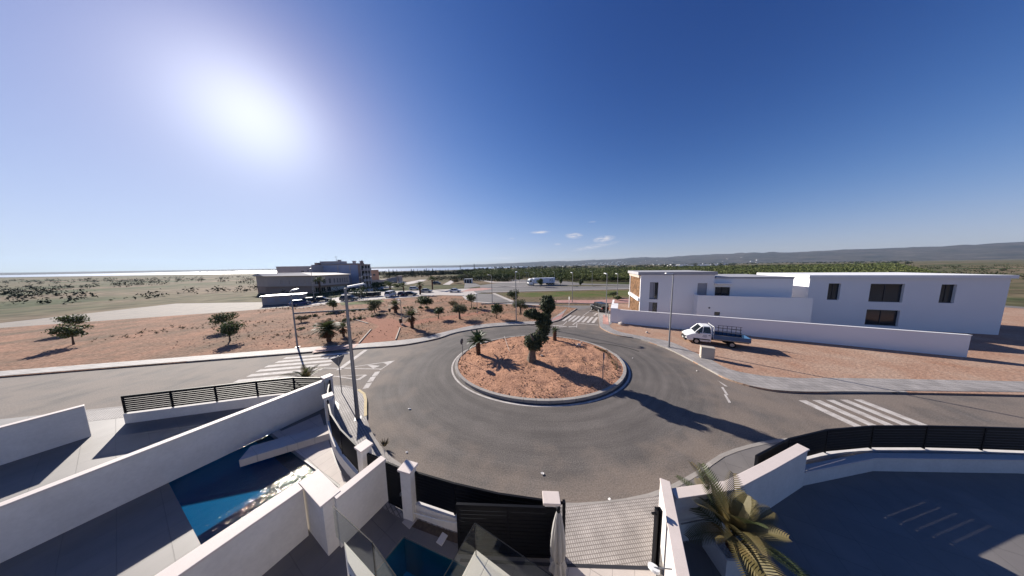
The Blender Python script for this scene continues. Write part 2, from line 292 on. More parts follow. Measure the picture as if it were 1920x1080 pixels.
M_ = dict(
    asphalt=asphalt_mat(),
    asphalt_far=mat('asphalt_far', (0.15, 0.14, 0.135), .9, var=(.20, .185, .175), vscale=.15, vamt=.6, fine=.15, fscale=6, world_space=True),
    concrete_far=mat('pale_concrete', (0.40, 0.36, 0.33), .9, var=(.50, .45, .41), vscale=.12, vamt=.6, world_space=True),
    paint=mat('road_paint', (0.62, 0.58, 0.54), .8, var=(.34, .30, .27), vscale=2.2, vamt=.55, fine=.2, fscale=30, world_space=True),
    kerb=mat('kerb_concrete', (0.36, 0.33, 0.30), .9, var=(.29, .265, .24), vscale=2, vamt=.5, fine=.12, rand=.10, bump=.002),
    kerb_y=mat('kerb_yellow', (0.62, 0.50, 0.27), .8, var=(.50, .40, .24), vscale=4, vamt=.5),
    pave=tile_mat('pavement_tiles', (.31, .285, .265), (.35, .32, .30), (.22, .20, .185), .4, .4, .2, .02, 0),
    pave_l=tile_mat('pavement_bars', (.31, .285, .27), (.35, .32, .30), (.17, .155, .145), .26, .11, .72, .018, 0),
    apron=tile_mat('apron_tiles', (.40, .36, .325), (.46, .415, .375), (.22, .19, .17), .075, .105, -.09, .012, 0, wear=.32),
    pink=tile_mat('red_tactile_tiles', (.42, .215, .175), (.47, .25, .205), (.35, .19, .16), .3, .3, .2, .02, 0),
    dirt=mat('red_dirt', (0.46, 0.255, 0.165), .95, var=(.35, .19, .122), vscale=1.3, vamt=.7, fine=.36, fscale=10, bump=.06, bscale=7, spec=.05, world_space=True),
    dirt_park=mat('park_dirt', (0.37, 0.205, 0.135), .95, var=(.19, .135, .095), vscale=.22, vamt=.75, fine=.38, fscale=5, bump=.10, bscale=3.2, spec=.05, world_space=True),
    path=mat('red_gravel_path', (0.355, 0.175, 0.12), .95, var=(.31, .16, .11), vscale=.7, vamt=.5, fine=.2, fscale=14, spec=.05, world_space=True),
    dirt_lot=mat('lot_dirt', (0.33, 0.19, 0.13), .95, var=(.40, .285, .215), vscale=.32, vamt=.6, fine=.22, fscale=7, bump=.035, bscale=6, spec=.05, world_space=True),
    clod=mat('dirt_clod', (0.41, 0.225, 0.145), .95, var=(.25, .14, .095), vscale=3, vamt=.6, spec=.05),
    straw=mat('dry_weed', (0.16, 0.12, 0.07), .9, var=(.10, .09, .045), vscale=2, vamt=.6, trans=.2),
    grass=mat('grass_green', (0.075, 0.11, 0.03), .9, var=(.15, .125, .06), vscale=.2, vamt=.7, fine=.3, fscale=3, spec=.05, world_space=True),
    scrub=mat('scrub', (0.11, 0.10, 0.055), .95, var=(.21, .145, .10), vscale=.08, vamt=.7, fine=.35, fscale=1.2, spec=.05, world_space=True),
    terrain=mat('terrain', (0.065, 0.08, 0.036), .95, var=(.19, .14, .092), vscale=.016, vamt=1.2, fine=.45, fscale=.22, spec=.05, world_space=True),
    hill=mat('hill', (0.040, 0.042, 0.036), .95, var=(.105, .088, .075), vscale=.004, vamt=.8, fine=.3, fscale=.02, spec=.05, world_space=True),
    white=mat('white_render', (0.70, 0.665, 0.63), .85, var=(.60, .565, .53), vscale=1.3, vamt=.45, fine=.04, fscale=9, bump=.001, bscale=120),
    villa=mat('villa_render', (0.80, 0.79, 0.79), .85, var=(.75, .74, .74), vscale=.3, vamt=.4, bump=.001, bscale=80),
    coping=mat('pale_coping_stone', (0.66, 0.57, 0.52), .6, var=(.60, .52, .47), vscale=2.5, vamt=.5, fine=.05),
    terrace=mat('terrace_tile', (0.21, 0.20, 0.19), .6, var=(.18, .17, .165), vscale=3, vamt=.5, rand=.05),
    marble=mat('cream_coping_stone', (0.60, 0.53, 0.44), .5, var=(.54, .475, .395), vscale=3, vamt=.5, fine=.05),
    yard=tile_mat('yard_tiles', (.165, .15, .14), (.175, .16, .148), (.13, .12, .11), .9, .9, .49, .008, 0, rough=.55, wear=.12),
    deck=tile_mat('deck_tiles', (.50, .44, .40), (.53, .47, .42), (.36, .32, .29), .6, 1.2, .49, .008, 0, wear=.1),
    yard_pale=mat('pale_slab', (0.42, 0.39, 0.365), .7, var=(.37, .34, .315), vscale=1.5, vamt=.5),
    black=mat('black_powder_coat', (0.004, 0.0045, 0.007), .5, spec=.15),
    darkmetal=mat('dark_grey_metal', (0.045, 0.045, 0.05), .45, metal=.2),
    galv=mat('galvanised_pole', (0.27, 0.27, 0.28), .5, metal=.55, var=(.22, .22, .23), vscale=3, vamt=.5),
    lamp=mat('lamp_head_white', (0.72, 0.72, 0.70), .5),
    trunk=mat('bark', (0.12, 0.09, 0.065), .95, var=(.07, .052, .04), vscale=7, vamt=.7, bump=.03, bscale=12),
    trunk_ol=mat('olive_bark', (0.20, 0.155, 0.12), .95, var=(.09, .07, .055), vscale=5, vamt=.8, bump=.05, bscale=9),
    trunk_p=mat('palm_trunk', (0.13, 0.065, 0.04), .95, var=(.07, .04, .028), vscale=9, vamt=.8, bump=.05, bscale=18),
    leaf_ol=mat('olive_leaf', (0.060, 0.072, 0.036), .7, var=(.10, .115, .062), vscale=1.6, vamt=.7, trans=.22, spec=.25),
    leaf_dk=mat('dark_leaf', (0.030, 0.048, 0.018), .6, var=(.06, .085, .03), vscale=1.2, vamt=.7, trans=.2, spec=.3),
    leaf_pom=mat('clipped_olive_leaf', (0.048, 0.062, 0.030), .65, var=(.10, .115, .062), vscale=2.2, vamt=.8, trans=.2, spec=.3),
    leaf_md=mat('mid_leaf', (0.055, 0.08, 0.03), .65, var=(.10, .12, .05), vscale=1.2, vamt=.7, trans=.25, spec=.25),
    leaf_orch=mat('orchard_leaf', (0.044, 0.066, 0.022), .75, var=(.135, .145, .05), vscale=.05, vamt=.8, trans=.15, fine=.3, fscale=.9, spec=.15, world_space=True),
    leaf_far=mat('far_leaf', (0.028, 0.038, 0.02), .85, var=(.055, .062, .03), vscale=.05, vamt=.8, fine=.3, fscale=.5, spec=.1, world_space=True),
    frond=mat('palm_frond', (0.050, 0.072, 0.024), .55, var=(.095, .105, .04), vscale=1.5, vamt=.7, trans=.25, spec=.35),
    frond_y=mat('palm_frond_yellowing', (0.105, 0.095, 0.036), .55, var=(.20, .15, .065), vscale=2.2, vamt=.7, trans=.25, spec=.35),
    dead=mat('dead_frond', (0.19, 0.095, 0.045), .9, var=(.11, .06, .03), vscale=3, vamt=.6, trans=.15),
    cycad=mat('cycad_frond', (0.034, 0.062, 0.018), .45, var=(.055, .09, .03), vscale=1.5, vamt=.6, trans=.15, spec=.4),
    carglass=mat('car_glass', (0.012, 0.015, 0.018), .08, spec=.6),
    winglass=mat('window_glass', (0.02, 0.024, 0.03), .1, spec=.6),
    tyre=mat('tyre', (0.012, 0.012, 0.012), .9),
    rim=mat('rim', (0.35, 0.35, 0.36), .4, metal=.7),
    white_paint=mat('white_paint', (0.78, 0.78, 0.77), .35, spec=.5),
    trailer=mat('trailer_white', (0.66, 0.69, 0.78), .5),
    letter=mat('trailer_lettering', (0.16, 0.18, 0.24), .6),
    blue_side=mat('blue_dropside', (0.035, 0.095, 0.20), .45, spec=.5),
    plastic=mat('black_plastic', (0.018, 0.018, 0.02), .6),
    lightlens=mat('lamp_lens', (0.55, 0.55, 0.52), .15),
    redlens=mat('red_lens', (0.30, 0.02, 0.015), .25),
    plate=mat('number_plate', (0.6, 0.6, 0.58), .5),
    bld_a=mat('beige_render', (0.527, 0.426, 0.364), .9, var=(0.449, 0.364, 0.310), vscale=.3, vamt=.5),
    bld_b=mat('grey_render', (0.510, 0.450, 0.427), .9, var=(0.420, 0.375, 0.367), vscale=.25, vamt=.6),
    bld_blue=mat('blue_grey_render', (0.383, 0.405, 0.495), .9, var=(0.300, 0.338, 0.450), vscale=.2, vamt=.6),
    bld_br=mat('brown_render', (0.378, 0.266, 0.210), .9, var=(0.308, 0.217, 0.175), vscale=.3, vamt=.5),
    bld_or=mat('terracotta_render', (0.60, 0.33, 0.22), .9, var=(.52, .29, .19), vscale=.3, vamt=.5),
    roof=mat('pale_roof', (0.52, 0.48, 0.45), .8, var=(.45, .41, .385), vscale=.3, vamt=.5),
    wall_far=mat('grey_block_wall', (0.325, 0.293, 0.280), .9, var=(0.390, 0.351, 0.325), vscale=.2, vamt=.5),
    stone=mat('cladding_stone', (0.21, 0.115, 0.055), .9, var=(.12, .065, .035), vscale=1.6, vamt=.8, rand=.35, bump=.01, bscale=12),
    mortar=mat('cladding_mortar', (0.15, 0.085, 0.042), .95),
    villa_roof=mat('grey_roof_finish', (0.40, 0.40, 0.42), .9, var=(.34, .34, .355), vscale=.6, vamt=.5),
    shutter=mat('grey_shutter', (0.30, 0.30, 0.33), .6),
    rock=mat('pale_rock', (0.60, 0.53, 0.46), .9, var=(.46, .40, .35), vscale=4, vamt=.6, bump=.02, bscale=8),
    box=mat('precast_concrete', (0.52, 0.45, 0.37), .85, var=(.44, .38, .31), vscale=1.6, vamt=.6),
    umb=mat('parasol_canvas', (0.43, 0.41, 0.39), .85, var=(.35, .335, .32), vscale=4, vamt=.4, trans=.12),
    glass=glass_mat('balustrade_glass', (.93, .96, .95)),
    pool=water_mat('pool_water', (.18, .66, .84), .004),
    pool_n=water_mat('pool_water_rippled', (.10, .33, .46), .02),
    basin=mat('pool_lining', (0.04, 0.36, 0.56), .5, var=(.035, .32, .51), vscale=3, vamt=.5),
    blueball=mat('blue_plastic', (0.01, 0.025, 0.22), .4),
    pebble=mat('white_pebbles', (0.66, 0.64, 0.62), .8, var=(.42, .41, .40), vscale=14, vamt=.8),
    lagoon=mat('lagoon_water', (0.30, 0.36, 0.44), .35, spec=.6, var=(.36, .41, .48), vscale=.003, vamt=.5, world_space=True),
    sign_b=mat('sign_back_grey', (0.16, 0.165, 0.18), .5, metal=.4),
    sign_blue=mat('sign_blue', (0.02, 0.075, 0.35), .5),
    sign_red=mat('sign_red', (0.5, 0.03, 0.03), .5),
    paper=mat('paper', (0.75, 0.72, 0.68), .8),
    bin=mat('bin_dark', (0.03, 0.03, 0.03), .6),
    container=mat('green_grey_container', (0.06, 0.062, 0.058), .6),
    greenhouse=mat('greenhouse_plastic', (0.62, 0.60, 0.56), .5),
    cloud=None)
def paintmat(name, col): return mat(name, col, .3, spec=.5, metal=.1)
CAR = dict(black=paintmat('car_black', (.012, .012, .014)), blue=paintmat('car_blue', (.02, .05, .16)), white=paintmat('car_white', (.72, .72, .72)), silver=paintmat('car_silver', (.36, .37, .39)), grey=paintmat('car_grey', (.09, .095, .10)), navy=paintmat('car_navy', (.012, .014, .045)))

# ================================================================== SETTING
A = Vector((.47, .883)).normalized(); B = Vector((A.y, -A.x))          # axes of our own plot
IC = (2.5, 20.6); IA, IB = 8.22, 6.95                                    # central island
def ell(k, t): return (IC[0] + (IA + k) * math.cos(t), IC[1] + (IB + k) * math.sin(t))
def ring(k, n=96): return [ell(k, 2 * math.pi * i / n) for i in range(n)]

# kerb line of the plots on the near side, from far left to far right
near_k = curve([(-90, 1.5), (-60, 7.6), (-40, 11.5), (-25, 14.4), (-16.6, 16.0), (-14.4, 16.2), (-12.6, 15.8), (-11.1, 14.9), (-10.0, 13.4), (-8.9, 11.9), (-7.3, 10.4), (-5.7, 9.3), (-3.5, 8.35), (-1.2, 7.75), (1.4, 7.42), (3.6, 7.45), (5.9, 7.8), (8.2, 8.6), (11, 9.7), (16, 10.4), (26, 10.0), (45, 8.5), (90, 4)], 6)
lot_poly = [(-90, -40)] + near_k + [(90, -40)]
hole_poly = [(-88, -38)] + [(p[0], p[1] - .35) for p in near_k] + [(88, -38)]
pool1 = [Vector(p) for p in gs([(757, 1007), (866, 1058)], .1)]
p0 = pool1[0]; pd0, pd1 = Vector((.953, -.302)), Vector((-.49, -.872)); pool_poly = [tuple(p0 + pd0 * a + pd1 * b) for a, b in ((0, 0), (2.6, 0), (2.6, 3.2), (0, 3.6))]
q0 = Vector(g(634, 914, .1)); pool2_poly = [tuple(q0 - B * a + A * b) for a, b in ((0, 0), (8.5, 0), (8.5, -1.6), (5.6, -2.6), (0, -2.2))]
pool2_poly = [tuple(q0 + d) for d in (Vector((0, 0)), Vector((-4.6, 2.15)), Vector((-9.2, 4.3)), Vector((-10.6, 1.6)), Vector((-1.4, -2.7)))]

# ground sheets
big = [(-9000, -400), (9000, -400), (9000, 9000), (-9000, 9000)]
struct('ground', MB().prism(big, None, -0.06, [hole_poly]), M_['terrain'], 'scrub and farmland reaching to the hills')
road_poly = [(-100, 1.0)] + [(p[0], p[1] - .3) for p in near_k] + [(100, 3.5), (100, 62), (-100, 62)]
struct('road', MB().prism(road_poly, None, 0.0), M_['asphalt'], 'worn grey asphalt round the traffic island')
lot = struct('plot_floor', MB().prism(lot_poly, -1.7, 0.13, [pool_poly, pool2_poly]), M_['yard'], 'grey tiled floors of the house plots')

# --- park with its pavement
pk = gs([(661, 655), (747, 649), (796, 641), (825, 634.5), (855, 624.5), (906, 615.5), (947, 611.5), (1015, 608.3), (1033, 605), (1049, 600.6), (1067, 589), (1082, 579)])
pk = [(-90, 10.0), (-60, 16.0), (-40, 20.0), (-24.5, 23.0)] + pk
pb = gs([(673, 644.5), (743, 638.5), (796, 632), (825, 624.3), (876, 612.2), (917, 606.6), (967, 603.7), (1014, 601.5), (1033, 598), (1064, 577.5)], .12)
pb = [(-90, 11.5), (-60, 17.6), (-40, 21.6), (-25.0, 24.6)] + pb
pf = gs([(1068, 576), (1040, 573.4), (991, 571), (935, 569.6), (887, 566), (875, 562), (869.5, 555)], .12) + [(-24.6, 71.2), (-42.4, 63.7), (-47.1, 59.3), (-53.6, 54.5), (-66, 47), (-95, 34)]
pkc = curve(pk, 6); pbc = curve(pb, 6)
park = struct('park_ground', MB().prism(pkc + pf, -.05, 0.105), M_['dirt_park'], 'bare reddish dirt of the unfinished park')
def offs(path, d):
    out = []
    for i, p in enumerate(path):
        a = Vector(path[max(i - 1, 0)]); b = Vector(path[min(i + 1, len(path) - 1)]); t = (b - a).normalized(); out.append((p[0] - t.y * d, p[1] + t.x * d))
    return out
def resample(path, step):
    P = [Vector(p) for p in path]; out = [P[0].copy()]; acc = 0
    for i in range(len(P) - 1):
        d = (P[i + 1] - P[i]).length; t = step - acc
        while t <= d:
            out.append(P[i].lerp(P[i + 1], t / d)); t += step
        acc = (acc + d) % step if d else acc
    return [tuple(p) for p in out]
unit_kerb = MB().box((0, 0, 0), (1, 1, 1)).mesh('kerb_stone', M_['kerb'])
unit_kerb_y = MB().box((0, 0, 0), (1, 1, 1)).mesh('kerb_stone', M_['kerb_y'])
def kerb(path, parent, z, h=.2, w=.16, step=1.0, me=None):
    P = resample(path, step)
    for i in range(len(P) - 1):
        a, b = Vector(P[i]), Vector(P[i + 1]); d = b - a
        shared('kerb_stone', me or unit_kerb, parent, ((a.x + b.x) / 2, (a.y + b.y) / 2, z - h / 2 + random.uniform(-.004, .004)), (0, 0, math.atan2(d.y, d.x)), (d.length - .012, w, h))
def band(path, d0, d1, z, name, m, label=None, n=None, a=0, b=None):
    p = path[a:b]; return struct(name, MB().strip(offs(p, d0), offs(p, d1), z), m, label)
# pavement slab between kerb and dirt
pav = struct('park_pavement', MB().strip(pbc, offs(pkc, .16)[:len(pbc)], 0, 0.125), M_['pave'], 'pale tiled pavement along the park')
kerb(offs(pkc, .08)[14:], pav, .13)
for px0, px1, nm in ((555, 662, 0), (1030, 1062, 1)):
    if nm == 0: poly = [g(585, 661.5, .13), g(662, 653, .13), g(672, 645.5, .13), g(596, 651.5, .13)]
    else: poly = [g(1021, 604.5, .13), g(1052, 597.5, .13), g(1058, 586.5, .13), g(1036, 598.2, .13)]
    struct('tactile_paving', MB().prism(poly, None, .134), M_['pink'], 'pinkish tactile tiles by the crossing')
# red gravel path through the park
struct('gravel_path', MB().prism(gs([(666, 646), (690, 625), (712, 611), (690, 603), (650, 598), (668, 594), (738, 598), (757, 606), (748, 620), (742, 637.5)], .11), None, .112), M_['path'], 'flat reddish gravel path')
struct('gravel_path', MB().prism(gs([(757, 606), (800, 597), (860, 590), (940, 578), (942, 581), (880, 592), (815, 602), (760, 612)], .11), None, .1125), M_['path'], 'narrow reddish path between the olives')

# --- right pavement and its lot
rk = curve([(19.5, 47.5)] + gs([(1123.5, 606), (1128.6, 616.7), (1156, 629), (1193, 635.5), (1227, 646), (1252, 655), (1278, 667.6), (1309, 684), (1339, 700), (1365, 713)]) + [(18.6, 14.9), (21, 14.4), (27, 14.2), (45, 13.0), (95, 9.5)], 6)
rb = curve([(21.0, 47.0), (17.2, 35.4)] + gs([(1143, 611), (1158, 620.5), (1193, 628.5), (1254, 640), (1299, 659.5), (1329, 672), (1365, 691)], .12) + [(20.6, 16.7), (23, 16.2), (28, 16.0), (45, 14.8), (95, 11.3)], 6)
lot_r = struct('lot_ground', MB().prism(rk + [(95, 60), (23, 50)], -.05, .105), M_['dirt_lot'], 'bare dirt strip in front of the white villa wall')
pavr = struct('lot_pavement', MB().strip(offs(rk, .16)[:min(len(rk), len(rb))], rb[:min(len(rk), len(rb))], 0, .125), M_['pave'], 'curved grey pavement on the villa side')
kerb(offs(rk, .08)[:80], pavr, .13)
struct('tactile_paving', MB().prism(gs([(1130, 607), (1142, 609), (1139, 592), (1131, 590)], .13), None, .134), M_['pink'], 'pinkish tactile tiles at the villa corner')

# --- near side pavement (left) and driveway apron
i0 = [i for i, p in enumerate(near_k) if p[0] > -30][0]; i1 = [i for i, p in enumerate(near_k) if p[0] > 7.2][0]
nk = near_k[i0:i1]
pavn = struct('house_pavement', MB().strip(nk, offs(nk, -1.55), 0.05, .136), M_['pave_l'], 'narrow ribbed pavement outside the garden fences')
kerb([p for p in offs(near_k, -.06) if -30 < p[0] < -12.2], pavn, .142)
kerb([p for p in offs(near_k, -.06) if -12.3 < p[0] < -9.2], pavn, .146, me=unit_kerb_y)
kerb([p for p in offs(near_k, -.06) if -9.3 < p[0] < 90], pavn, .142)
ap = [g(1056, 949, .14), g(1120, 944.5, .14), g(1180, 937.5, .14), g(1240, 929.5, .14), (5.55, 7.05), (4.3, 5.62), (1.35, 5.72)]
struct('driveway_apron', MB().prism(ap, None, .145), M_['apron'], 'pale ribbed tiles of the driveway mouth')
struct('driveway', MB().prism([(1.35, 5.68), (4.3, 5.58), (3.0, 3.2), (.4, 4.0)], None, .142), M_['deck'], 'smooth pale driveway floor behind the gate line')
struct('gate_track', MB().prism([(-1.8, 5.86), (1.3, 5.72), (4.35, 5.61), (4.33, 5.53), (1.3, 5.64), (-1.8, 5.78)], None, .149), M_['darkmetal'], 'thin dark gate track across the driveway')

# --- traffic island
isl_k = ring(-.09)
nx, ny = 90, 80
bm = bmesh.new(); rings = []
NR, NT = 34, 120
for ir in range(NR + 1):
    row = []
    for it in range(NT):
        t = 2 * math.pi * it / NT; k = ir / NR; x = IC[0] + (IA - .22) * k * math.cos(t); y = IC[1] + (IB - .22) * k * math.sin(t)
        h = .17 + .30 * (1 - k ** 2.2) + (0 if ir == NR else .10 * noise.noise((x * .8, y * .8, 1)) + .075 * noise.noise((x * 2.6, y * 2.6, 4)) + .035 * noise.noise((x * 5.5, y * 5.5, 9)))
        if .86 < k < .97: h += .10 * max(0, noise.noise((x * 3.3, y * 3.3, 2)))
        row.append((x, y, h))
    rings.append(row)
mb = MB(); vsx = [p for r_ in rings for p in r_]; fsx = []
for ir in range(NR):
    for it in range(NT): fsx.append((ir * NT + it, (ir + 1) * NT + it, (ir + 1) * NT + (it + 1) % NT, ir * NT + (it + 1) % NT))
mb.add(vsx, fsx); mb.smooth = True
isl = struct('roundabout_island', mb, M_['dirt'], 'round island of bare orange dirt inside a concrete kerb')
kp = isl_k + [isl_k[0]]
n_st = 56
for i in range(n_st):
    a, b = Vector(ell(-.12, 2 * math.pi * i / n_st)), Vector(ell(-.12, 2 * math.pi * (i + 1) / n_st)); d = b - a
    shared('kerb_stone', unit_kerb, isl, ((a.x + b.x) / 2, (a.y + b.y) / 2, .10), (0, 0, math.atan2(d.y, d.x)), (d.length - .012, .25, .24))
def isl_h(x, y):
    k = math.hypot((x - IC[0]) / (IA - .22), (y - IC[1]) / (IB - .22))
    return .17 + .30 * (1 - min(k, 1) ** 2.2) + .10 * noise.noise((x * .8, y * .8, 1)) + .075 * noise.noise((x * 2.6, y * 2.6, 4))
lo, li = ring(.34), ring(.19); lo.append(lo[0]); li.append(li[0])
struct('island_line', MB().strip(lo, li, .005), M_['paint'], 'worn white line painted round the island')
# clods and stones in the dirt (nobody could count them)
def clump(mb, x, y, z, s):
    n = 6; base = [(x + s * random.uniform(.6, 1.1) * math.cos(2 * math.pi * k / n), y + s * random.uniform(.6, 1.1) * math.sin(2 * math.pi * k / n), z - s * .25) for k in range(n)]
    top = [(x + s * random.uniform(.3, .6) * math.cos(2 * math.pi * k / n), y + s * random.uniform(.3, .6) * math.sin(2 * math.pi * k / n), z + s * random.uniform(.3, .7)) for k in range(n)]
    mb.add(base + top, [tuple(range(n, 2 * n))] + [(k, (k + 1) % n, n + (k + 1) % n, n + k) for k in range(n)])
mb = MB()
for i in range(2600):
    t = random.uniform(0, 2 * math.pi); k = math.sqrt(random.random()) * .97
    if random.random() < .25: k = random.uniform(.88, .96)
    x = IC[0] + IA * k * math.cos(t); y = IC[1] + IB * k * math.sin(t)
    if noise.noise((x * .5, y * .5, 7)) < -.12 and random.random() < .8: continue
    clump(mb, x, y, isl_h(x, y), random.choice((.025, .03, .03, .04, .05, .08)))
stuff('dirt_clods', mb, M_['clod'], 'loose clods of dirt strewn over the island', 'dirt')
mb = MB()
for i in range(2600):
    x = random.uniform(-45, 10); y = random.uniform(25, 55)
    pxk = [p for p in pbc if abs(p[0] - x) < 3]
    if pxk and y < max(p[1] for p in pxk) + .4: continue
    if x > 0 and y > 36 + (x) * .8: continue
    clump(mb, x, y, .10, random.choice((.04, .06, .08, .12)))
stuff('park_clods', mb, M_['clod'], 'loose clods and stones scattered over the park dirt', 'dirt')
mb = MB()
def tuft(mb, x, y, z, s, n=9):
    for k in range(n):
        a = random.uniform(0, 6.28); l = s * random.uniform(.6, 1.2); w = s * .10; dx, dy = math.cos(a), math.sin(a)
        p = (x + dx * s * .1, y + dy * s * .1, z)
        mb.add([(p[0] - dy * w, p[1] + dx * w, z), (p[0] + dy * w, p[1] - dx * w, z), (p[0] + dx * l * .7, p[1] + dy * l * .7, z + l * random.uniform(.5, 1))], [(0, 1, 2)])
for i in range(900):
    t = random.uniform(0, 2 * math.pi); k = math.sqrt(random.random()) * .95
    x = IC[0] + IA * k * math.cos(t); y = IC[1] + IB * k * math.sin(t)
    m_ = noise.noise((x * .45, y * .45, 3))
    if m_ < .18 and k < .86: continue
    tuft(mb, x, y, isl_h(x, y), random.uniform(.06, .20))
for i in range(46):      # the dry weeds in a row along the right rim
    t = R(random.uniform(-28, 24)); x, y = ell(-.9 + random.uniform(-.25, .15), t); tuft(mb, x, y, isl_h(x, y) - .02, random.uniform(.15, .32), 10)
stuff('dry_weeds', mb, M_['straw'], 'dry weeds scattered over the island', 'weeds')
mb = MB()
for i in range(2600):
    x = random.uniform(-60, 8); y = random.uniform(28, 66)
    if noise.noise((x * .13, y * .13, 5)) < .08: continue
    pxk = [p for p in pbc if abs(p[0] - x) < 3]
    if pxk and y < max(p[1] for p in pxk) + 1.5: continue
    if y > 50 + (x + 10) * .4 and x > -12: continue
    tuft(mb, x, y, .10, random.uniform(.15, .45), 7)
stuff('park_weeds', mb, M_['straw'], 'dry scrub weeds on the park dirt', 'weeds')

# --- painted markings
def paintpoly(pts, name='road_marking', z=.005, label=None): return struct(name, MB().prism(pts, None, z), M_['paint'], label)
def line(a, b, w, z=.005, name='road_marking'):
    a, b = Vector(a), Vector(b); n = (b - a).normalized(); n = Vector((-n.y, n.x)) * w / 2
    return paintpoly([tuple(a + n), tuple(b + n), tuple(b - n), tuple(a - n)], name, z)
sdir = Vector((1, .185)).normalized(); sn = Vector((-sdir.y, sdir.x))
zl = Vector((-18.9, 20.05))
for k in range(7):
    c = Vector(g(648, 661)) - sn * (.25 + k * .93) - sdir * .0
    e = c - sdir * random.uniform(5.6, 5.9); line(tuple(c + sdir * (.6 - k * .12)), tuple(e), .5, .005, 'zebra_stripe')
line(g(686, 656), g(634, 694), .42)                                      # stop line
line(g(737, 677), g(637, 691.5), .12, .006); line(g(716, 692), g(600, 690), .12, .006)
paintpoly(gs([(741, 676), (718, 680), (726, 684)]), z=.007); paintpoly(gs([(712, 686), (688, 684), (700, 691)]), z=.007)
line(g(735, 679), g(712, 694), .12, .0075)
for (x0, y0) in ((705, 701), (697, 711), (689, 723)):
    p = Vector(g(x0, y0)); d = (Vector(g(708, 697)) - Vector(g(688, 726))).normalized(); line(tuple(p - d * .42), tuple(p + d * .42), .42)
line(g(625, 705), g(672, 712), .10); line(g(625, 706), g(686, 703), .10, .006); line(g(672, 712), g(686, 703), .30, .007)
a0, a1 = Vector(g(1051, 601.5)), Vector(g(1116, 606)); b0, b1 = Vector(g(1067, 591)), Vector(g(1124, 595))
for k in range(7):
    t = (k + .25) / 7; t2 = t + .075
    paintpoly([tuple(a0.lerp(a1, t)), tuple(a0.lerp(a1, t2)), tuple(b0.lerp(b1, t2)), tuple(b0.lerp(b1, t))], 'zebra_stripe')
line(g(1055, 610), g(1067, 599), .13); line(g(1084, 606), g(1122, 609.5), .2); line(g(1074, 609), g(1082, 603.5), .2, .006); line(g(1082, 606), g(1081, 614), .12, .0065)
line(g(1036, 611), g(1056, 609.5), .3); line(g(1048, 613), g(1062, 612), .3, .006); line(g(1066, 613), g(1080, 612), .3, .006)
line(g(1093, 592), g(1110, 580), .12); line(g(1074, 571), g(1078, 568.6), .3)
line(g(1111, 586.5), g(1128, 587.5), .3); line(g(1120, 587), g(1114, 592), .3, .006)
paintpoly(gs([(1345, 713), (1352, 717), (1365, 725), (1359, 724)])); paintpoly(gs([(1352, 726), (1356, 726), (1366, 741), (1362, 741)])); paintpoly(gs([(1357, 739), (1361, 740), (1371, 755), (1366, 755)]))
for k in range(5):
    c = Vector(g(1353 + 2 * k, 716)) + Vector((.9 + k * .8, -.25 - k * .05)); 
    paintpoly([(19.6 + k * .95, 13.6), (20.1 + k * .95, 13.58), (20.05 + k * .95, 10.7), (19.55 + k * .95, 10.7)], 'zebra_stripe')
# tyre skid on the far lane
mb = MB(); pts = [g(*p) for p in ((1060, 636), (1100, 641), (1140, 645.5), (1175, 652), (1198, 659))]; cp = curve(pts, 5)
struct('skid_mark', MB().strip(offs(cp, .09), offs(cp, -.09), .0055), mat('skid_rubber', (.03, .028, .027), .8), 'dark tyre skid on the asphalt')

# --- far streets and fields
def sheet(name, px, m, z, label=None): return struct(name, MB().prism(gs(px), None, z), M_[m], label)
sheet('parking_street', [(555, 580), (590, 571), (650, 566.5), (700, 561.5), (825, 554), (868, 555.5), (895, 550.5), (880, 541), (800, 544), (735, 546), (690, 549), (640, 556), (590, 566), (555, 567)], 'concrete_far', .012, 'pale concrete street with parked cars')
sheet('through_street', [(895, 550.5), (905, 548.5), (960, 547.3), (1190, 541.5), (1190, 538), (1000, 537), (930, 538.3), (880, 541)], 'asphalt_far', .014, 'grey street running past the green verge')
sheet('pink_crossing', [(862, 547.5), (905, 544.5), (925, 541.2), (905, 539.5), (880, 541.5)], 'pink', .02, 'patch of pinkish paving at the street junction')
for pxs_ in (((905, 548.7), (1000, 546.2)), ((1000, 546.2), (1190, 541.7)), ((930, 538.2), (1190, 537.6)), ((900, 539.3), (1000, 536.8))):
    a, b = Vector(g(*pxs_[0])), Vector(g(*pxs_[1])); d = b - a; n = Vector((-d.y, d.x)).normalized() * .5
    struct('pavement_edge', MB().prism([tuple(a - n), tuple(b - n), tuple(b + n), tuple(a + n)], 0, .14), M_['concrete_far'], 'pale kerb strip edging the far streets')
sheet('side_street', [(876, 562), (887, 566.2), (962, 567), (926, 551), (895, 550.5)], 'asphalt_far', .02, 'short grey street beyond the park')
sheet('field', [(962, 566), (1032, 567.5), (1040, 573), (1180, 573), (1180, 541), (905, 548.5), (930, 552)], 'scrub', .008, 'dry field beyond the cross street')
sheet('grass_verge', [(940, 551), (1000, 548.5), (1100, 546), (1180, 544), (1180, 557), (1100, 557.5), (1040, 556.5), (985, 557)], 'grass', .016, 'strip of green grass beyond the cross street')
struct('cross_street', MB().prism(gs([(930, 569.7), (962, 567.2), (1040, 569.3), (1110, 571), (1190, 571)]) + [(60, 49), (100, 47), (100, 40), (60, 42), (28, 46.2), (19, 47.6)] + gs([(1085, 581), (1068, 575.5), (1040, 573), (991, 570.6)]), None, .006), M_['asphalt_far'], 'grey street crossing behind the roundabout')
sheet('red_pavement', [(1036, 563.5), (1110, 563.5), (1190, 560.5), (1190, 568.5), (1110, 569.5), (1040, 568.2)], 'pink', .13, 'long pinkish pavement behind the cross street')
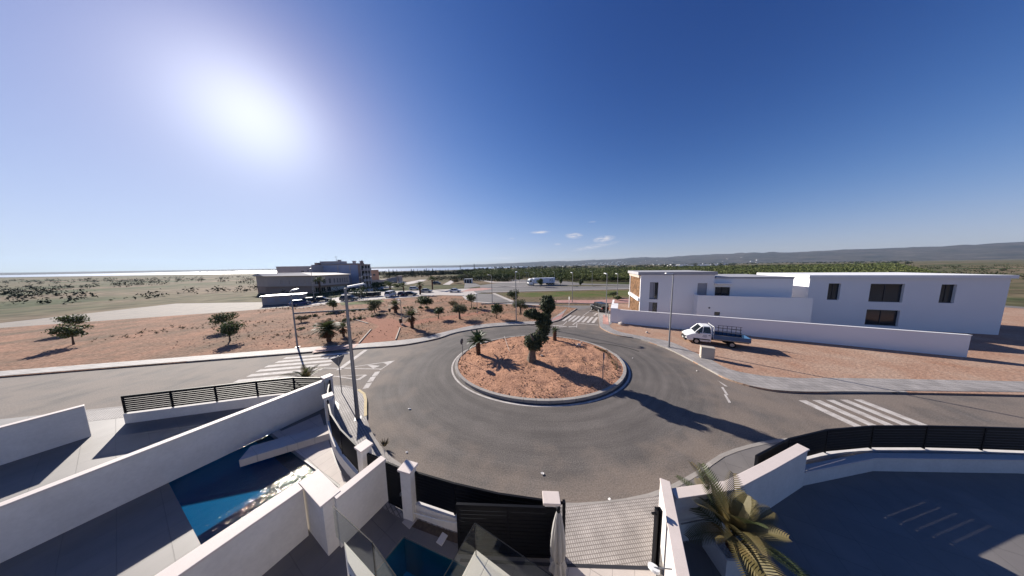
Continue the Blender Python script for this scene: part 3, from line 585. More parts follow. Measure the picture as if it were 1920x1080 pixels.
kerb([g(1190, 569.5), g(1110, 570), g(1040, 568.8), g(962, 566.6), g(926, 551)], bpy.data.objects['red_pavement'], .14, step=2.5)
sheet('dirt_field', [(760, 536), (1000, 530), (1000, 523.5), (900, 524.5), (830, 529)], 'scrub', .02, 'brown building plots left empty')
sheet('far_road', [(640, 556), (712, 543), (790, 529), (800, 524.5), (788, 524.5), (735, 535), (690, 541.5), (640, 551)], 'concrete_far', .03, 'pale road leading away to the trees')
sheet('far_road', [(830, 534), (847, 524.8), (857, 524.8), (843, 534)], 'concrete_far', .035, 'short pale ramp road between empty plots')
sheet('far_road', [(870, 541), (872, 529), (884, 529), (905, 536.5), (890, 538.5)], 'asphalt_far', .034, 'grey access road by the kiosk')
sheet('far_road', [(895, 523), (928, 528.5), (1000, 528), (1000, 529.5), (920, 530), (893, 524.5)], 'concrete_far', .036, 'pale kerbed road across empty plots')
sheet('far_road', [(958, 527.5), (958, 524), (1040, 525.5), (1100, 532), (1190, 533.5), (1190, 536.5), (1095, 534.5), (1040, 536), (900, 538.5), (900, 535)], 'asphalt_far', .033, 'grey road where the lorry is parked')
sheet('grass_verge', [(635, 567.2), (655, 567.4), (715, 562), (722, 566), (690, 571), (640, 573)], 'grass', .125, 'green weeds at the park edge by the parked cars')
for (pa, pb_) in (((555, 579), (650, 566)), ((650, 566), (825, 553.6)), ((825, 553.6), (869, 554.6)), ((869.5, 556), (876, 562)), ((876, 562), (888, 566.4)), ((888, 566.4), (935, 569.9)), ((935, 569.9), (1040, 573.6)), ((926, 550.5), (962, 566))):
    a, b = Vector(g(*pa)), Vector(g(*pb_)); d = b - a; n = Vector((-d.y, d.x)).normalized() * .45
    struct('pavement_edge', MB().prism([tuple(a - n), tuple(b - n), tuple(b + n), tuple(a + n)], 0, .14), M_['concrete_far'], 'pale kerb strip edging the far streets')

# lagoon and hills
lag = [(-2600, 640), (-330, 560), (-190, 620), (-120, 900), (40, 1500), (300, 2600), (500, 4400), (-8000, 4400), (-8000, 900)]
struct('lagoon', MB().prism(lag, None, .5), M_['lagoon'], 'bright lagoon below the far shore')
mb = MB(); NA, ND = 260, 9
def ridge(az):        # height of the ridge line against bearing
    d = math.degrees(az)
    k = [(-70, 40), (-46, 48), (-38, 60), (-24, 85), (-14, 105), (-6, 135), (2, 175), (10, 205), (18, 225), (26, 255), (34, 285), (40, 310), (48, 320), (70, 300)]
    for (a, ha), (b, hb) in zip(k, k[1:]):
        if a <= d <= b: return ha + (hb - ha) * (d - a) / (b - a)
    return 40
for i in range(NA + 1):
    az = R(-69 + 138 * i / NA)
    for j in range(ND):
        t = j / (ND - 1); dist = 4450 + 3300 * t
        h = ridge(az) * .66 * (math.sin(min(1, t * 1.25) * math.pi / 2) ** 1.5)
        h *= 1 + .20 * noise.noise((az * 9, t * 3, 0)) + .10 * noise.noise((az * 40, t * 5, 3)) + .05 * noise.noise((az * 110, t * 6, 3))
        mb.add([(math.sin(az) * dist, math.cos(az) * dist, max(h, -.2) if j else -3)], [])
for i in range(NA):
    for j in range(ND - 1):
        a = i * ND + j; mb.f.append((a, a + ND, a + ND + 1, a + 1))
mb.smooth = True
struct('hills', mb, M_['hill'], 'low hazy hills along the horizon')

# ================================================================== BUILDERS
def lamp(px, py, H, label, rz=0.0, arm=.25, head=.75, tilt=R(8), rad=.085, loc=None, wind=None):
    x, y = loc if loc else g(px, py, .13)
    t = thing('street_lamp', label, 'street lamp', (x, y, .12), rz, 'street lamps')
    MB().tube([(0, 0, 0), (0, 0, .9), (0, 0, H)], [rad * 1.15, rad, rad * .62], 10).build('pole', M_['galv'], t)
    MB().box((0, 0, .015), (.36, .36, .03)).build('base_plate', M_['galv'], t)
    MB().tube([(0, 0, H - .1), (arm, 0, H + .02)], .04, 8).build('arm', M_['galv'], t)
    MB().box((arm + head / 2 - .05, 0, H + .05 + head * .5 * math.sin(tilt)), (head, .30, .10), 0, .86, -tilt).build('lamp_head', M_['lamp'], t)
    return t
def leafcloud(clumps, n, size, seed=0, flat=.0, loose=.18, reach=1.32):
    """leaf-sized quads through the volume of the clumps (x, y, z, rx, ry, rz)"""
    rg = np.random.default_rng(seed); cl = np.array(clumps, float); w = cl[:, 3] * cl[:, 4] * cl[:, 5]; w = w ** .8; w /= w.sum()
    idx = rg.choice(len(cl), n, p=w); d = rg.normal(size=(n, 3)); d /= np.linalg.norm(d, axis=1)[:, None]
    r = rg.random(n) ** .42 * np.where(rg.random(n) < loose, rg.uniform(1.0, reach, n), rg.uniform(.82, 1.1, n))
    p = cl[idx, :3] + d * r[:, None] * cl[idx, 3:6]
    nrm = d * .6 + rg.normal(size=(n, 3)) * .8; nrm /= np.linalg.norm(nrm, axis=1)[:, None]
    a = np.cross(nrm, rg.normal(size=(n, 3))); a /= np.linalg.norm(a, axis=1)[:, None]; b = np.cross(nrm, a)
    s = size * rg.uniform(.6, 1.35, n)[:, None]
    q = np.stack([p - a * s, p + b * s * .5, p + a * s, p - b * s * .5], 1).reshape(-1, 3)
    return q, np.arange(4 * n).reshape(n, 4)
def leafmesh(name, q, f, m, parent):
    me = bpy.data.meshes.new(name); me.from_pydata(q.tolist(), [], f.tolist()); me.materials.append(m); me.update()
    o = bpy.data.objects.new(name, me); C.objects.link(o)
    if parent is not None: o.parent = parent
    return o
def ball_clumps(R0, zc, rz, k, seed, sub=.5):
    rd = random.Random(seed); out = [(0, 0, zc, R0 * .62, R0 * .62, rz * .62)]
    for i in range(k):
        a = rd.uniform(0, 6.28); e = math.asin(rd.uniform(-.85, .95)); rr = rd.uniform(.5, .72)
        s = rd.uniform(.8, 1.25) * sub
        out.append((R0 * rr * math.cos(a) * math.cos(e), R0 * rr * math.sin(a) * math.cos(e), zc + rz * rr * math.sin(e), R0 * s, R0 * s, rz * s * .85))
    return out
def tree(px, py, H, Rc, label, leaf='leaf_md', trunk_h=None, n=1500, size=.13, name='park_tree', seed=1, group='trees in the park', fork=3, loc=None, tr=.07, bark='trunk', z=.1, rzr=.95, cat='tree'):
    x, y = loc if loc else g(px, py, z)
    t = thing(name, label, cat, (x, y, z), 0, group); rd = random.Random(seed)
    th = trunk_h if trunk_h else H * .4; zc = (th * .62 + H) / 2; rz = (H - th * .62) / 2; Rc *= 1.1
    mb = MB(); lean = rd.uniform(-.08, .08); mb.tube([(0, 0, -.1), (lean * .5, 0, th * .5), (lean, .02, th)], [tr * 1.5, tr * 1.05, tr * .9], 8)
    for k in range(fork):
        a = 6.28 * k / fork + rd.uniform(-.4, .4); mb.tube([(lean, .02, th * .95), (lean + Rc * .28 * math.cos(a), Rc * .28 * math.sin(a), th + rz * .5), (lean + Rc * .5 * math.cos(a), Rc * .5 * math.sin(a), zc + rz * .35)], [tr * .75, tr * .5, tr * .2], 6)
    mb.build('trunk', M_[bark], t)
    q, f = leafcloud(ball_clumps(Rc, zc, rz * rzr, 9, seed), n, size, seed); leafmesh('crown', q, f, M_[leaf], t)
    return t
def frond_geo(L, rise, droop, nl, ll, lw, vee=.35, twist=0.0):
    vs_, fs = [], []; P = []
    for i in range(nl + 1):
        t = i / nl; P.append(Vector((L * (t - .10 * t * t), 0, rise * t - droop * t * t)))
    for i in range(nl):
        a, b = P[i], P[i + 1]; w = .018 * L * (1 - .8 * i / nl) * .5; o = len(vs_)
        vs_ += [(a.x, -w, a.z), (a.x, w, a.z), (b.x, w * .9, b.z), (b.x, -w * .9, b.z)]; fs.append((o, o + 1, o + 2, o + 3))
        t = i / nl
        if t < .10: continue
        l = ll * math.sin(math.pi * min(1, .16 + t * .80)) ** .7; d = (b - a).normalized()
        for sgn in (-1, 1):
            dirv = (d * .62 + Vector((0, sgn * .8, vee))).normalized(); o = len(vs_); m = (a + b) / 2; wv = d * lw * .5
            tip = m + dirv * l + Vector((0, 0, -.18 * l))
            vs_ += [tuple(m - wv), tuple(m + wv), tuple(m + dirv * l * .6 + wv * .8), tuple(tip), tuple(m + dirv * l * .6 - wv * .8)]; fs.append((o, o + 1, o + 2, o + 3, o + 4))
    return np.array([tuple(v) for v in vs_], float), fs
def crown_geo(nf, L, elev, rnd, nl, ll, lw, rise=.55, droop=.9, c=(0, 0, 0)):
    V = []; Fc = []; o = 0
    for k in range(nf):
        az = k * 2.399 + rnd.uniform(-.2, .2); e = elev[0] + (elev[1] - elev[0]) * (k + .5) / nf
        Lk = L * rnd.uniform(.82, 1.1); v, f = frond_geo(Lk, rise * Lk * 0.2, droop * Lk * .45 * rnd.uniform(.7, 1.2), nl, ll, lw)
        M = Matrix.Translation(c) @ Matrix.Rotation(az, 4, 'Z') @ Matrix.Rotation(-e, 4, 'Y'); m3 = np.array(M.to_3x3())
        V.append(v @ m3.T + np.array(c)); Fc += [tuple(i + o for i in x) for x in f]; o += len(v)
    return np.concatenate(V), Fc
def palm(px, py, th, L, label, nf=26, skirt=True, name='palm_tree', seed=3, group='young palms in the park', loc=None, tr=.2, leaf='frond', nl=14, z=.1, elev=(R(75), R(-5)), fat=1.0):
    x, y = loc if loc else g(px, py, z); rd = random.Random(seed)
    t = thing(name, label, 'palm', (x, y, z), rd.uniform(0, 6), group)
    prof = [(tr * 1.2, -.1)]
    for i in range(9): zz = th * i / 8; prof += [(tr * (1.15 if i % 2 else .95), zz)]
    prof.append((tr * .4, th + .15)); MB().lathe(prof, 10).build('trunk', M_['trunk_p'], t)
    v, f = crown_geo(nf, L, elev, rd, nl, L * .30, L * .045 * fat, c=(0, 0, th))
    me = bpy.data.meshes.new('crown'); me.from_pydata(v.tolist(), [], f); me.materials.append(M_[leaf]); me.update(); o = bpy.data.objects.new('crown', me); C.objects.link(o); o.parent = t
    if skirt:
        v, f = crown_geo(int(nf * .7), min(L * .8, th * .95), (R(-35), R(-72)), rd, 8, L * .22, L * .06, droop=.3, c=(0, 0, th - .05))
        me = bpy.data.meshes.new('dead_fronds'); me.from_pydata(v.tolist(), [], f); me.materials.append(M_['dead']); me.update(); o = bpy.data.objects.new('dead_fronds', me); C.objects.link(o); o.parent = t
    return t

def car(px, py, heading, colour, label, style='hatch', loc=None, group='parked cars'):
    x, y = loc if loc else g(px, py, .02)
    t = thing('parked_car' if style != 'van' else 'parked_van', label, 'van' if style == 'van' else 'car', (x, y, .02), heading, group)
    L, W, H = dict(hatch=(4.1, 1.75, 1.48), sedan=(4.5, 1.78, 1.44), suv=(4.5, 1.85, 1.70), van=(4.9, 1.9, 2.0), jeep=(4.2, 1.8, 1.85))[style]
    hb = dict(hatch=.95, sedan=.92, suv=1.05, van=1.15, jeep=1.12)[style]
    st = dict(  # x from the nose back, top of the hull, half width factor
        hatch=[(0, .58, .80), (.12, .74, .93), (1.15, .93, 1), (3.6, .97, 1), (4.0, .93, .94), (4.1, .66, .88)],
        sedan=[(0, .55, .80), (.12, .72, .93), (1.3, .90, 1), (3.4, .94, 1), (4.35, .96, .94), (4.5, .66, .88)],
        suv=[(0, .66, .84), (.12, .88, .95), (1.2, 1.04, 1), (3.9, 1.08, 1), (4.4, 1.04, .96), (4.5, .7, .9)],
        van=[(0, .66, .84), (.12, .95, .95), (.8, 1.12, 1), (4.3, 1.15, 1), (4.85, 1.15, .97), (4.9, .7, .93)],
        jeep=[(0, .75, .72), (.08, 1.05, .76), (1.3, 1.12, .84), (3.9, 1.12, .9), (4.12, 1.12, .9), (4.2, .7, .88)])[style]
    vs_ = []; fs = []; n = 8
    for (sx, zt, wf) in st:
        w = W / 2 * wf; zb = .26
        vs_ += [(L / 2 - sx, yy, zz) for yy, zz in ((-w * .9, zb), (-w, zb + .2), (-w, zt - .14), (-w * .88, zt), (w * .88, zt), (w, zt - .14), (w, zb + .2), (w * .9, zb))]
    for i in range(len(st) - 1):
        for k in range(n): fs.append((i * n + k, i * n + (k + 1) % n, (i + 1) * n + (k + 1) % n, (i + 1) * n + k))
    fs += [tuple(range(n))[::-1], tuple((len(st) - 1) * n + k for k in range(n))]
    mb = MB(); mb.add(vs_, fs); mb.build('body', CAR[colour], t, .03)
    cx = dict(hatch=(.85, 1.75, 3.55, 4.0), sedan=(1.15, 1.95, 3.2, 3.95), suv=(1.05, 1.75, 3.85, 4.4), van=(.6, 1.35, 4.6, 4.82), jeep=(1.35, 1.6, 3.95, 4.1))[style]
    wl_, wt = W / 2 * .93, W / 2 * (.74 if style != 'jeep' else .84); z0, z1 = hb - .04, H - .05
    bx = [L / 2 - c for c in cx]
    def frus(ins, zlo, zhi): return [(bx[0] - ins * .5, -wl_ + ins * .3, zlo), (bx[3] + ins * .5, -wl_ + ins * .3, zlo), (bx[3] + ins * .5, wl_ - ins * .3, zlo), (bx[0] - ins * .5, wl_ - ins * .3, zlo), (bx[1], -wt, zhi), (bx[2], -wt, zhi), (bx[2], wt, zhi), (bx[1], wt, zhi)]
    MB().add(frus(0, z0, z1), [(0, 1, 5, 4), (1, 2, 6, 5), (2, 3, 7, 6), (3, 0, 4, 7)]).build('windows', M_['carglass'], t)
    MB().box(((bx[1] + bx[2]) / 2, 0, z1 + .02), (bx[1] - bx[2] + .12, wt * 2 + .06, .06), 0, .93).build('roof', CAR[colour], t)
    mb = MB()
    for s in (-1, 1):
        for (xa, xb) in ((bx[0], bx[1]), (bx[3], bx[2]), ((bx[1] * .52 + bx[2] * .48), (bx[1] * .52 + bx[2] * .48))):
            mb.tube([(xa, s * (wl_ + .005), z0), (xb, s * (wt + .015), z1)], .035, 4)
    mb.build('pillars', CAR[colour], t)
    r = .33 if style not in ('jeep', 'suv') else .38
    for sx in (L * .31, -L * .30):
        for s in (-1, 1):
            w_ = MB().disc((sx, s * (W / 2 - .10), r - .02), r, (0, 1, 0), .22, 16).build('wheel', M_['tyre'], t)
            MB().disc((sx, s * (W / 2 + .012), r - .02), r * .62, (0, 1, 0), .02, 12).build('rim', M_['rim'], w_)
    hz = st[1][1] - .14
    for s in (-1, 1):
        MB().box((L / 2 - .05, s * W * .33, hz), (.12, .34, .15)).build('headlight', M_['lightlens'], t)
        MB().box((-L / 2 + .04, s * W * .38, st[-2][1] - .2), (.10, .22, .22)).build('tail_light', M_['redlens'], t)
        MB().box((bx[0] - .15, s * (W / 2 + .07), hb + .05), (.14, .14, .11)).build('mirror', CAR[colour], t)
    MB().box((-L / 2 - .01, 0, .62), (.03, .5, .11)).build('number_plate', M_['plate'], t)
    if style == 'jeep':
        MB().disc((-L / 2 - .12, .1, 1.0), .37, (1, 0, 0), .22, 16).build('spare_wheel', M_['tyre'], t)
    return t

# fences with louvre slats
def louvre(a, b, z0, z1, n, parent, depth=.05, gap=.22):
    """slats between two points, each its own object sharing one mesh"""
    a, b = Vector(a), Vector(b); d = b - a; rz = math.atan2(d.y, d.x); c = (a + b) / 2; ph = (z1 - z0) / n
    for k in range(n): shared('slat', SLAT, parent, (c.x, c.y, z0 + ph * (k + .5)), (R(-8), 0, rz), (d.length - .02, .05, ph * (1 - gap)))
SLAT = MB().box((0, 0, 0), (1, 1, 1)).mesh('slat', M_['black'])
POST = MB().box((0, 0, 0), (1, 1, 1)).mesh('post', M_['black'])

def wallseg(name, label, pts, z0, z1, th, m='white', cap='coping', capw=.06, caph=.06, cat='garden wall', group='garden walls', side=0):
    t = thing(name, label, cat, (0, 0, 0), 0, group)
    a_, b_ = offs(pts, th / 2 + side), offs(pts, -th / 2 + side)
    MB().strip(a_, b_, z0, z1).build('wall', M_[m], t)
    if cap: MB().strip(offs(pts, th / 2 + capw + side), offs(pts, -th / 2 - capw + side), z1, z1 + caph).build('coping', M_[cap], t, .012)
    return t
def pillar(c, w, d, h, label, rz=0.0, cap=.06, z0=.13):
    t = thing('gate_pillar', label, 'pillar', (c[0], c[1], z0), rz, 'fence pillars')
    MB().box((0, 0, h / 2), (w, d, h)).build('shaft', M_['white'], t)
    MB().box((0, 0, h + .04), (w + cap * 2, d + cap * 2, .08)).build('cap', M_['coping'], t, .012)
    return t
#@@OBJECTS@@
# ================================================================== LARGE BUILT THINGS
# --- white villa on the right
K = Vector((22.07, 36.0)); e1 = Vector((.94, -.342)).normalized(); e2 = Vector((-e1.y, e1.x)); vrz = math.atan2(e1.y, e1.x)
villa = thing('white_villa', 'white flat roofed two storey villa with stone clad end, behind the white wall', 'house', (K.x, K.y, .1), vrz)
ZR, ZS = up(1202, 510, 36)[0] - .1, up(1202, 515.5, 36)[0] - .1
def vx(px):                                      # distance along the villa front for a photo column
    u = (px - 960) / F; return (u * K.y - K.x) / (e1.x - u * e1.y)
def vz(px, py, t=0, out=0): return up(px, py, K.y + e1.y * t - e2.y * out)[0] - .1
VL = 19.0
def wall_open(mb, x0, x1, z0, z1, y0, y1, opens):
    """wall with real openings: opens = (xa, xb, za, zb) sorted by x, not overlapping in x unless stacked"""
    xs = sorted({x0, x1, *[o[0] for o in opens], *[o[1] for o in opens]})
    for a, b in zip(xs, xs[1:]):
        cuts = sorted([(o[2], o[3]) for o in opens if o[0] <= a + 1e-6 and o[1] >= b - 1e-6]); z = z0
        for za, zb in cuts + [(z1, z1)]:
            if za - z > 1e-4: mb.box(((a + b) / 2, (y0 + y1) / 2, (z + za) / 2), (b - a, y1 - y0, za - z))
            z = zb
t1 = vx(1227)
w1 = (vx(1220), vx(1236), vz(1227, 560.5, t1), vz(1227, 529.5, t1)); w2 = (vx(1219), vx(1235), .9, vz(1227, 567, t1)); w3 = (vx(1310), vx(1328.5), 3.6, vz(1319, 531, vx(1319)))
w4 = (vx(1346), vx(1375), 3.4, vz(1355, 538.5, vx(1355)))
# the two windows of the stair share columns: widen the lower to the upper
w2 = (w1[0], w1[1], w2[2], w2[3])
XM = vx(1341); ZL = ZS - .55
mb = MB(); wall_open(mb, 0, XM, 0, ZS, 0, .3, [w1, w2, w3]); wall_open(mb, XM + .004, VL, 0, ZL, .35, .65, [w4]); mb.box((XM - .15, .48, (ZS + 3.4) / 2), (.29, .352, ZS - 3.41))
mb.box((VL - .15, 5.18, ZL / 2), (.3, 9.0, ZL)); mb.box((VL / 2, 9.85, ZL / 2), (VL, .3, ZL)); mb.box((VL / 2, 5.2, 3.25), (VL - .7, 8.9, .25)); mb.build('wall', M_['villa'], villa)
MB().box((XM / 2 - .1, 4.9, (ZR + ZS) / 2), (XM + .7, 10.2, ZR - ZS)).build('roof', M_['villa_roof'], villa)
MB().box(((XM + .26 + VL) / 2, 5.2, ZL + .13), (VL - XM - .26, 9.9, .25)).build('roof', M_['villa_roof'], villa)
MB().box((.17, -.004 + .0, (ZS) / 2), (.34, .10, ZS - .02)).build('fin', M_['villa'], villa)
sw = MB().box((.25, 5, ZS / 2), (.25, 9.2, ZS - .05)).build('stone_wall', M_['mortar'], villa)
STONE = MB().box((0, 0, 0), (1, 1, 1), taper=.9).mesh('stone', M_['stone'])
z = .05; rd = random.Random(5)
while z < ZS - .55:
    h = rd.uniform(.26, .42); y = .5
    while y < 9.3:
        l = min(rd.uniform(.5, 1.1), 9.35 - y)
        if l > .12 and not (2.95 < z + h / 2 < 3.6): shared('stone', STONE, sw, (.10 + rd.uniform(-.02, .02), y + l / 2, z + h / 2), (0, 0, 0), (.09, l - .03, h - .03))
        y += l
    z += h
MB().box((-.05, 4.8, 3.28), (.5, 9.2, .5)).build('floor_slab', M_['villa'], villa)
MB().box((-.02, 4.8, ZS - .26), (.44, 9.2, .5)).build('lintel', M_['bld_a'], villa)
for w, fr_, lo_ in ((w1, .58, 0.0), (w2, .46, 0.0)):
    MB().box((w[0] + .06 + (w[1] - w[0]) * fr_ / 2, .215, (w[2] + w[3]) / 2), ((w[1] - w[0]) * fr_, .02, w[3] - w[2] - .16)).build('pane_reflection', M_['shutter'], villa)  # pale panel before part of the pane: the glass's reflection put in as colour
    MB().box(((w[0] + w[1]) / 2, -.03, w[2] - .03), (w[1] - w[0] + .12, .08, .05)).build('sill', M_['villa_roof'], villa)
for (w, nm, m) in ((w1, 'window', 'winglass'), (w2, 'window', 'winglass'), (w4, 'window', 'winglass')):
    x0, x1, z0, z1 = w; yo = .35 if w is w4 else 0
    fr = MB(); 
    for bx_, bd in ((((x0 + x1) / 2, .22, z0 + .03), (x1 - x0, .06, .06)), (((x0 + x1) / 2, .22, z1 - .03), (x1 - x0, .06, .06)), ((x0 + .03, .22, (z0 + z1) / 2), (.06, .06, z1 - z0 - .13)), ((x1 - .03, .22, (z0 + z1) / 2), (.06, .06, z1 - z0 - .13)), (((x0 + x1) / 2, .22, (z0 + z1) / 2), (.05, .05, z1 - z0 - .13))): fr.box(bx_, bd)
    fr.v = [(p[0], p[1] + yo, p[2]) for p in fr.v]; f_ = fr.build('window', M_['darkmetal'], villa)
    MB().box(((x0 + x1) / 2, .25 + yo, (z0 + z1) / 2), (x1 - x0 - .1, .02, z1 - z0 - .1)).build('pane', M_[m], f_)
x0, x1, z0, z1 = w3
sh = thing_part = MB().box(((x0 + x1) / 2, .2, (z0 + z1) / 2), (x1 - x0, .05, z1 - z0)).build('shutter', M_['shutter'], villa)
for k in range(14): shared('slat', MB().box((0, 0, 0), (1, 1, 1)).mesh('slat', M_['shutter']) if k == 0 else bpy.data.meshes['slat.001'] if 'slat.001' in bpy.data.meshes else SLAT, sh, ((x0 + x1) / 2, .165, z0 + (k + .5) * (z1 - z0) / 14), (0, 0, 0), (x1 - x0 - .04, .02, (z1 - z0) / 14 * .8))
tb = vx(1304); zb = vz(1320, 554, vx(1320), 1.3)
mb = MB(); wall_open(mb, tb, VL + 1, 0, zb, -1.35, -1.1, [(vx(1348) - .75, vx(1359) - .75, vz(1353, 592.3, vx(1353), 1.3), vz(1353, 585.3, vx(1353), 1.3))])
mb.box((tb + .125, -.55, zb / 2), (.25, 1.096, zb)); mb.box(((tb + VL + 1) / 2, -.55, 3.3), (VL + .5 - tb, 1.09, .2)); mb.build('balcony', M_['villa'], villa)
xw0, xw1 = vx(1348) - .75, vx(1359) - .75; zw0, zw1 = vz(1353, 592.3, vx(1353), 1.3), vz(1353, 585.3, vx(1353), 1.3)
MB().box(((xw0 + xw1) / 2, -1.18, (zw0 + zw1) / 2), (xw1 - xw0, .03, zw1 - zw0)).build('window', M_['winglass'], villa)
MB().disc((vx(1337) - .7, -1.37, vz(1337, 577.5, vx(1337), 1.3)), .12, (0, 1, 0), .06).build('vent', M_['darkmetal'], villa)
MB().box((vx(1358), -.1, ZL - .75), (vx(1375) - vx(1342), 1.0, .12)).build('canopy', M_['villa'], villa)
# second white villa further right
v2 = thing('white_villa', 'plain white villa further along the street on the right', 'house', (44, 31, .1), vrz)
mb = MB(); op = [(2, 3.2, 3.8, 6.2), (6, 9, 3.7, 6.2), (6, 9, .4, 2.6), (12, 13.2, 3.8, 6.2)]; wall_open(mb, 0, 17, 0, 7, 0, .3, op)
mb.box((.15, 5, 3.5), (.3, 9.4, 7)); mb.box((16.85, 5, 3.5), (.3, 9.4, 7)); mb.box((8.5, 9.85, 3.5), (17, .3, 7)); mb.build('wall', M_['villa'], v2)
MB().box((8.5, 4.95, 7.2), (17.5, 10.4, .4)).build('roof', M_['villa'], v2)
for x0, x1, z0, z1 in op:
    f_ = MB().box(((x0 + x1) / 2, .24, z0 + .04), (x1 - x0, .06, .06)).box(((x0 + x1) / 2, .24, z1 - .04), (x1 - x0, .06, .06)).box(((x0 + x1) / 2, .24, (z0 + z1) / 2), (.05, .05, z1 - z0 - .15)).build('window', M_['darkmetal'], v2)
    MB().box(((x0 + x1) / 2, .27, (z0 + z1) / 2), (x1 - x0, .02, z1 - z0)).build('pane', M_['winglass'], f_)

# perimeter wall of the villa
c0 = Vector(g(1144, 605.5)); dw = Vector((.887, -.462)).normalized(); nw = Vector((-dw.y, dw.x))
pw_ = thing('perimeter_wall', 'long plain white wall enclosing the villa plot', 'wall', (c0.x, c0.y, 0.05), math.atan2(dw.y, dw.x))
MB().box((16.05, .125, 1.1), (30, .25, 2.2)).build('wall', M_['villa'], pw_)
MB().box((16.08, .125, 2.23), (30.0, .33, .06)).build('coping', M_['villa'], pw_)
MB().box((.52, 2.4, 1.22), (1.04, 4.85, 2.44)).build('entrance_block', M_['villa'], pw_)
MB().box((.125, 7.6, 1.1), (.25, 5.5, 2.2)).build('return_wall', M_['villa'], pw_)
MB().box((.125, 7.6, 2.23), (.33, 5.5, .06)).build('return_coping', M_['villa'], pw_)

# --- far buildings on the left
def facade(parent, a, b, z0, z1, wins, m_wall, th=.3, inset=.12, base=0):
    """one wall between two ground points with real recessed windows, local to parent; wins = (t0, t1, za, zb) in parts of the length"""
    a, b = Vector(a), Vector(b); d = b - a; Lw = d.length; rz = math.atan2(d.y, d.x); M = Matrix.Translation((a.x, a.y, 0)) @ Matrix.Rotation(rz, 4, 'Z')
    mb = MB(); wall_open(mb, 0, Lw, z0, z1, 0, th, [(w[0] * Lw, w[1] * Lw, w[2], w[3]) for w in wins]); mb.v = [tuple(M @ Vector(p)) for p in mb.v]
    mb.build('wall', m_wall, parent)
    for w in wins:
        x0, x1 = w[0] * Lw, w[1] * Lw; f = MB(); zc = (w[2] + w[3]) / 2
        for c, s in ((((x0 + x1) / 2, inset, w[2] + .05), (x1 - x0, .08, .1)), (((x0 + x1) / 2, inset, w[3] - .05), (x1 - x0, .08, .1)), (((x0 + x1) / 2, inset, zc), (.1, .07, w[3] - w[2] - .2))): f.box(c, s)
        f.v = [tuple(M @ Vector(p)) for p in f.v]; fo = f.build('window', M_['bld_b'], parent)
        p = MB().box(((x0 + x1) / 2, inset + .06, zc), (x1 - x0, .02, w[3] - w[2])); p.v = [tuple(M @ Vector(q)) for q in p.v]; p.build('pane', M_['winglass'], fo)
b1 = thing('low_shop_building', 'two storey beige building with pale roof and dark shopfronts, at the far left', 'building', (0, 0, 0))
cL, c0b, c1b = Vector(g(505, 551.5)), Vector(g(590, 550.5)), Vector(g(657, 543.5))
zt = up(590, 516.5, c0b.y)[0]; zm = up(590, 536.5, c0b.y)[0]
wl1 = [(.28, .40, zm + .75, zt - 1.5), (.47, .55, zm + .75, zt - 1.5), (.64, .75, zm + .75, zt - 1.5), (.80, .91, zm + .75, zt - 1.5)]
facade(b1, cL, c0b, zm, zt, wl1, M_['bld_a']); 
d1 = (c1b - c0b)
wr1 = [(.04, .12, zm + .6, zt - 1.5), (.24, .31, zm + .6, zt - 1.4), (.40, .45, zm + .6, zt - 1.4), (.53, .57, zm + .6, zt - 1.4), (.62, .66, zm + .6, zt - 1.4), (.70, .735, zm + .6, zt - 1.4), (.77, .80, zm + .6, zt - 1.4), (.84, .87, zm + .6, zt - 1.4), (.91, .94, zm + .6, zt - 1.4)]
facade(b1, c0b, c1b, zm, zt, wr1, M_['bld_a'])
n1 = Vector((-d1.y, d1.x)).normalized(); cb = c1b + n1 * 16; cbl = cL + n1 * 12 + (cL - c0b).normalized() * -2
inn = [tuple(cL + Vector((.6, .8))), tuple(c0b + Vector((-.4, 1.0))), tuple(c1b + n1 * .9), tuple(cb), tuple(cbl)]
MB().prism([tuple(cL + n1 * .4), tuple(c0b + n1 * .4), tuple(c1b + n1 * .4), tuple(cb), tuple(cbl)], zm, zt - .05).build('upper_storey', M_['bld_a'], b1)
g0, g1 = c0b + n1 * 1.2, c1b + n1 * 1.2
facade(b1, cL + Vector((0, 1.0)), c0b + Vector((-.6, .9)), 0, zm, [(.30 + .1 * k, .37 + .1 * k, .2, zm - .9) for k in range(6)], M_['bld_a'])
facade(b1, g0, g1, 0, zm, [(.08 + .15 * k, .18 + .15 * k, .2, zm - .7) for k in range(6)], M_['bld_a'])
MB().prism([tuple(cL + n1 * 2), tuple(g0 + n1 * .5), tuple(g1 + n1 * .5), tuple(cb), tuple(cbl)], 0, zm - .02).build('ground_storey', M_['bld_br'], b1)
mb = MB(); rA, rB = c0b - d1.normalized() * .8 - n1 * .8, c1b + d1.normalized() * .5 - n1 * .8; rC, rD = c1b + n1 * 16, c0b + n1 * 13; rL, rM = cL - Vector((.5, .8)), cL + n1 * 12
zr = zt + 1.2; md0, md1 = (rA + rD) / 2, (rB + rC) / 2 - d1.normalized() * 1
mb.add([(*rA, zt), (*rB, zt), (*rC, zt), (*rD, zt), (*md0, zr), (*md1, zt + .7), (*rL, zt), (*rM, zt), (*(rL.lerp(rM, .5)), zr)], [(0, 1, 5, 4), (1, 2, 5), (2, 3, 4, 5), (6, 0, 4, 8), (3, 7, 8, 4), (7, 6, 8), (0, 6, 7, 3, 2, 1)]); mb.build('roof', M_['roof'], b1)
MB().box((*(g0.lerp(g1, .72) - n1 * .3), zm * .42), (6.5, .15, zm * .55), math.atan2(d1.y, d1.x)).build('shop_sign', M_['white'], b1)
MB().strip(offs([tuple(c0b - n1 * .6), tuple(c1b - n1 * .6)], .9), offs([tuple(c0b - n1 * .6), tuple(c1b - n1 * .6)], -.3), zm - .25, zm - .004).build('canopy', M_['bld_br'], b1)

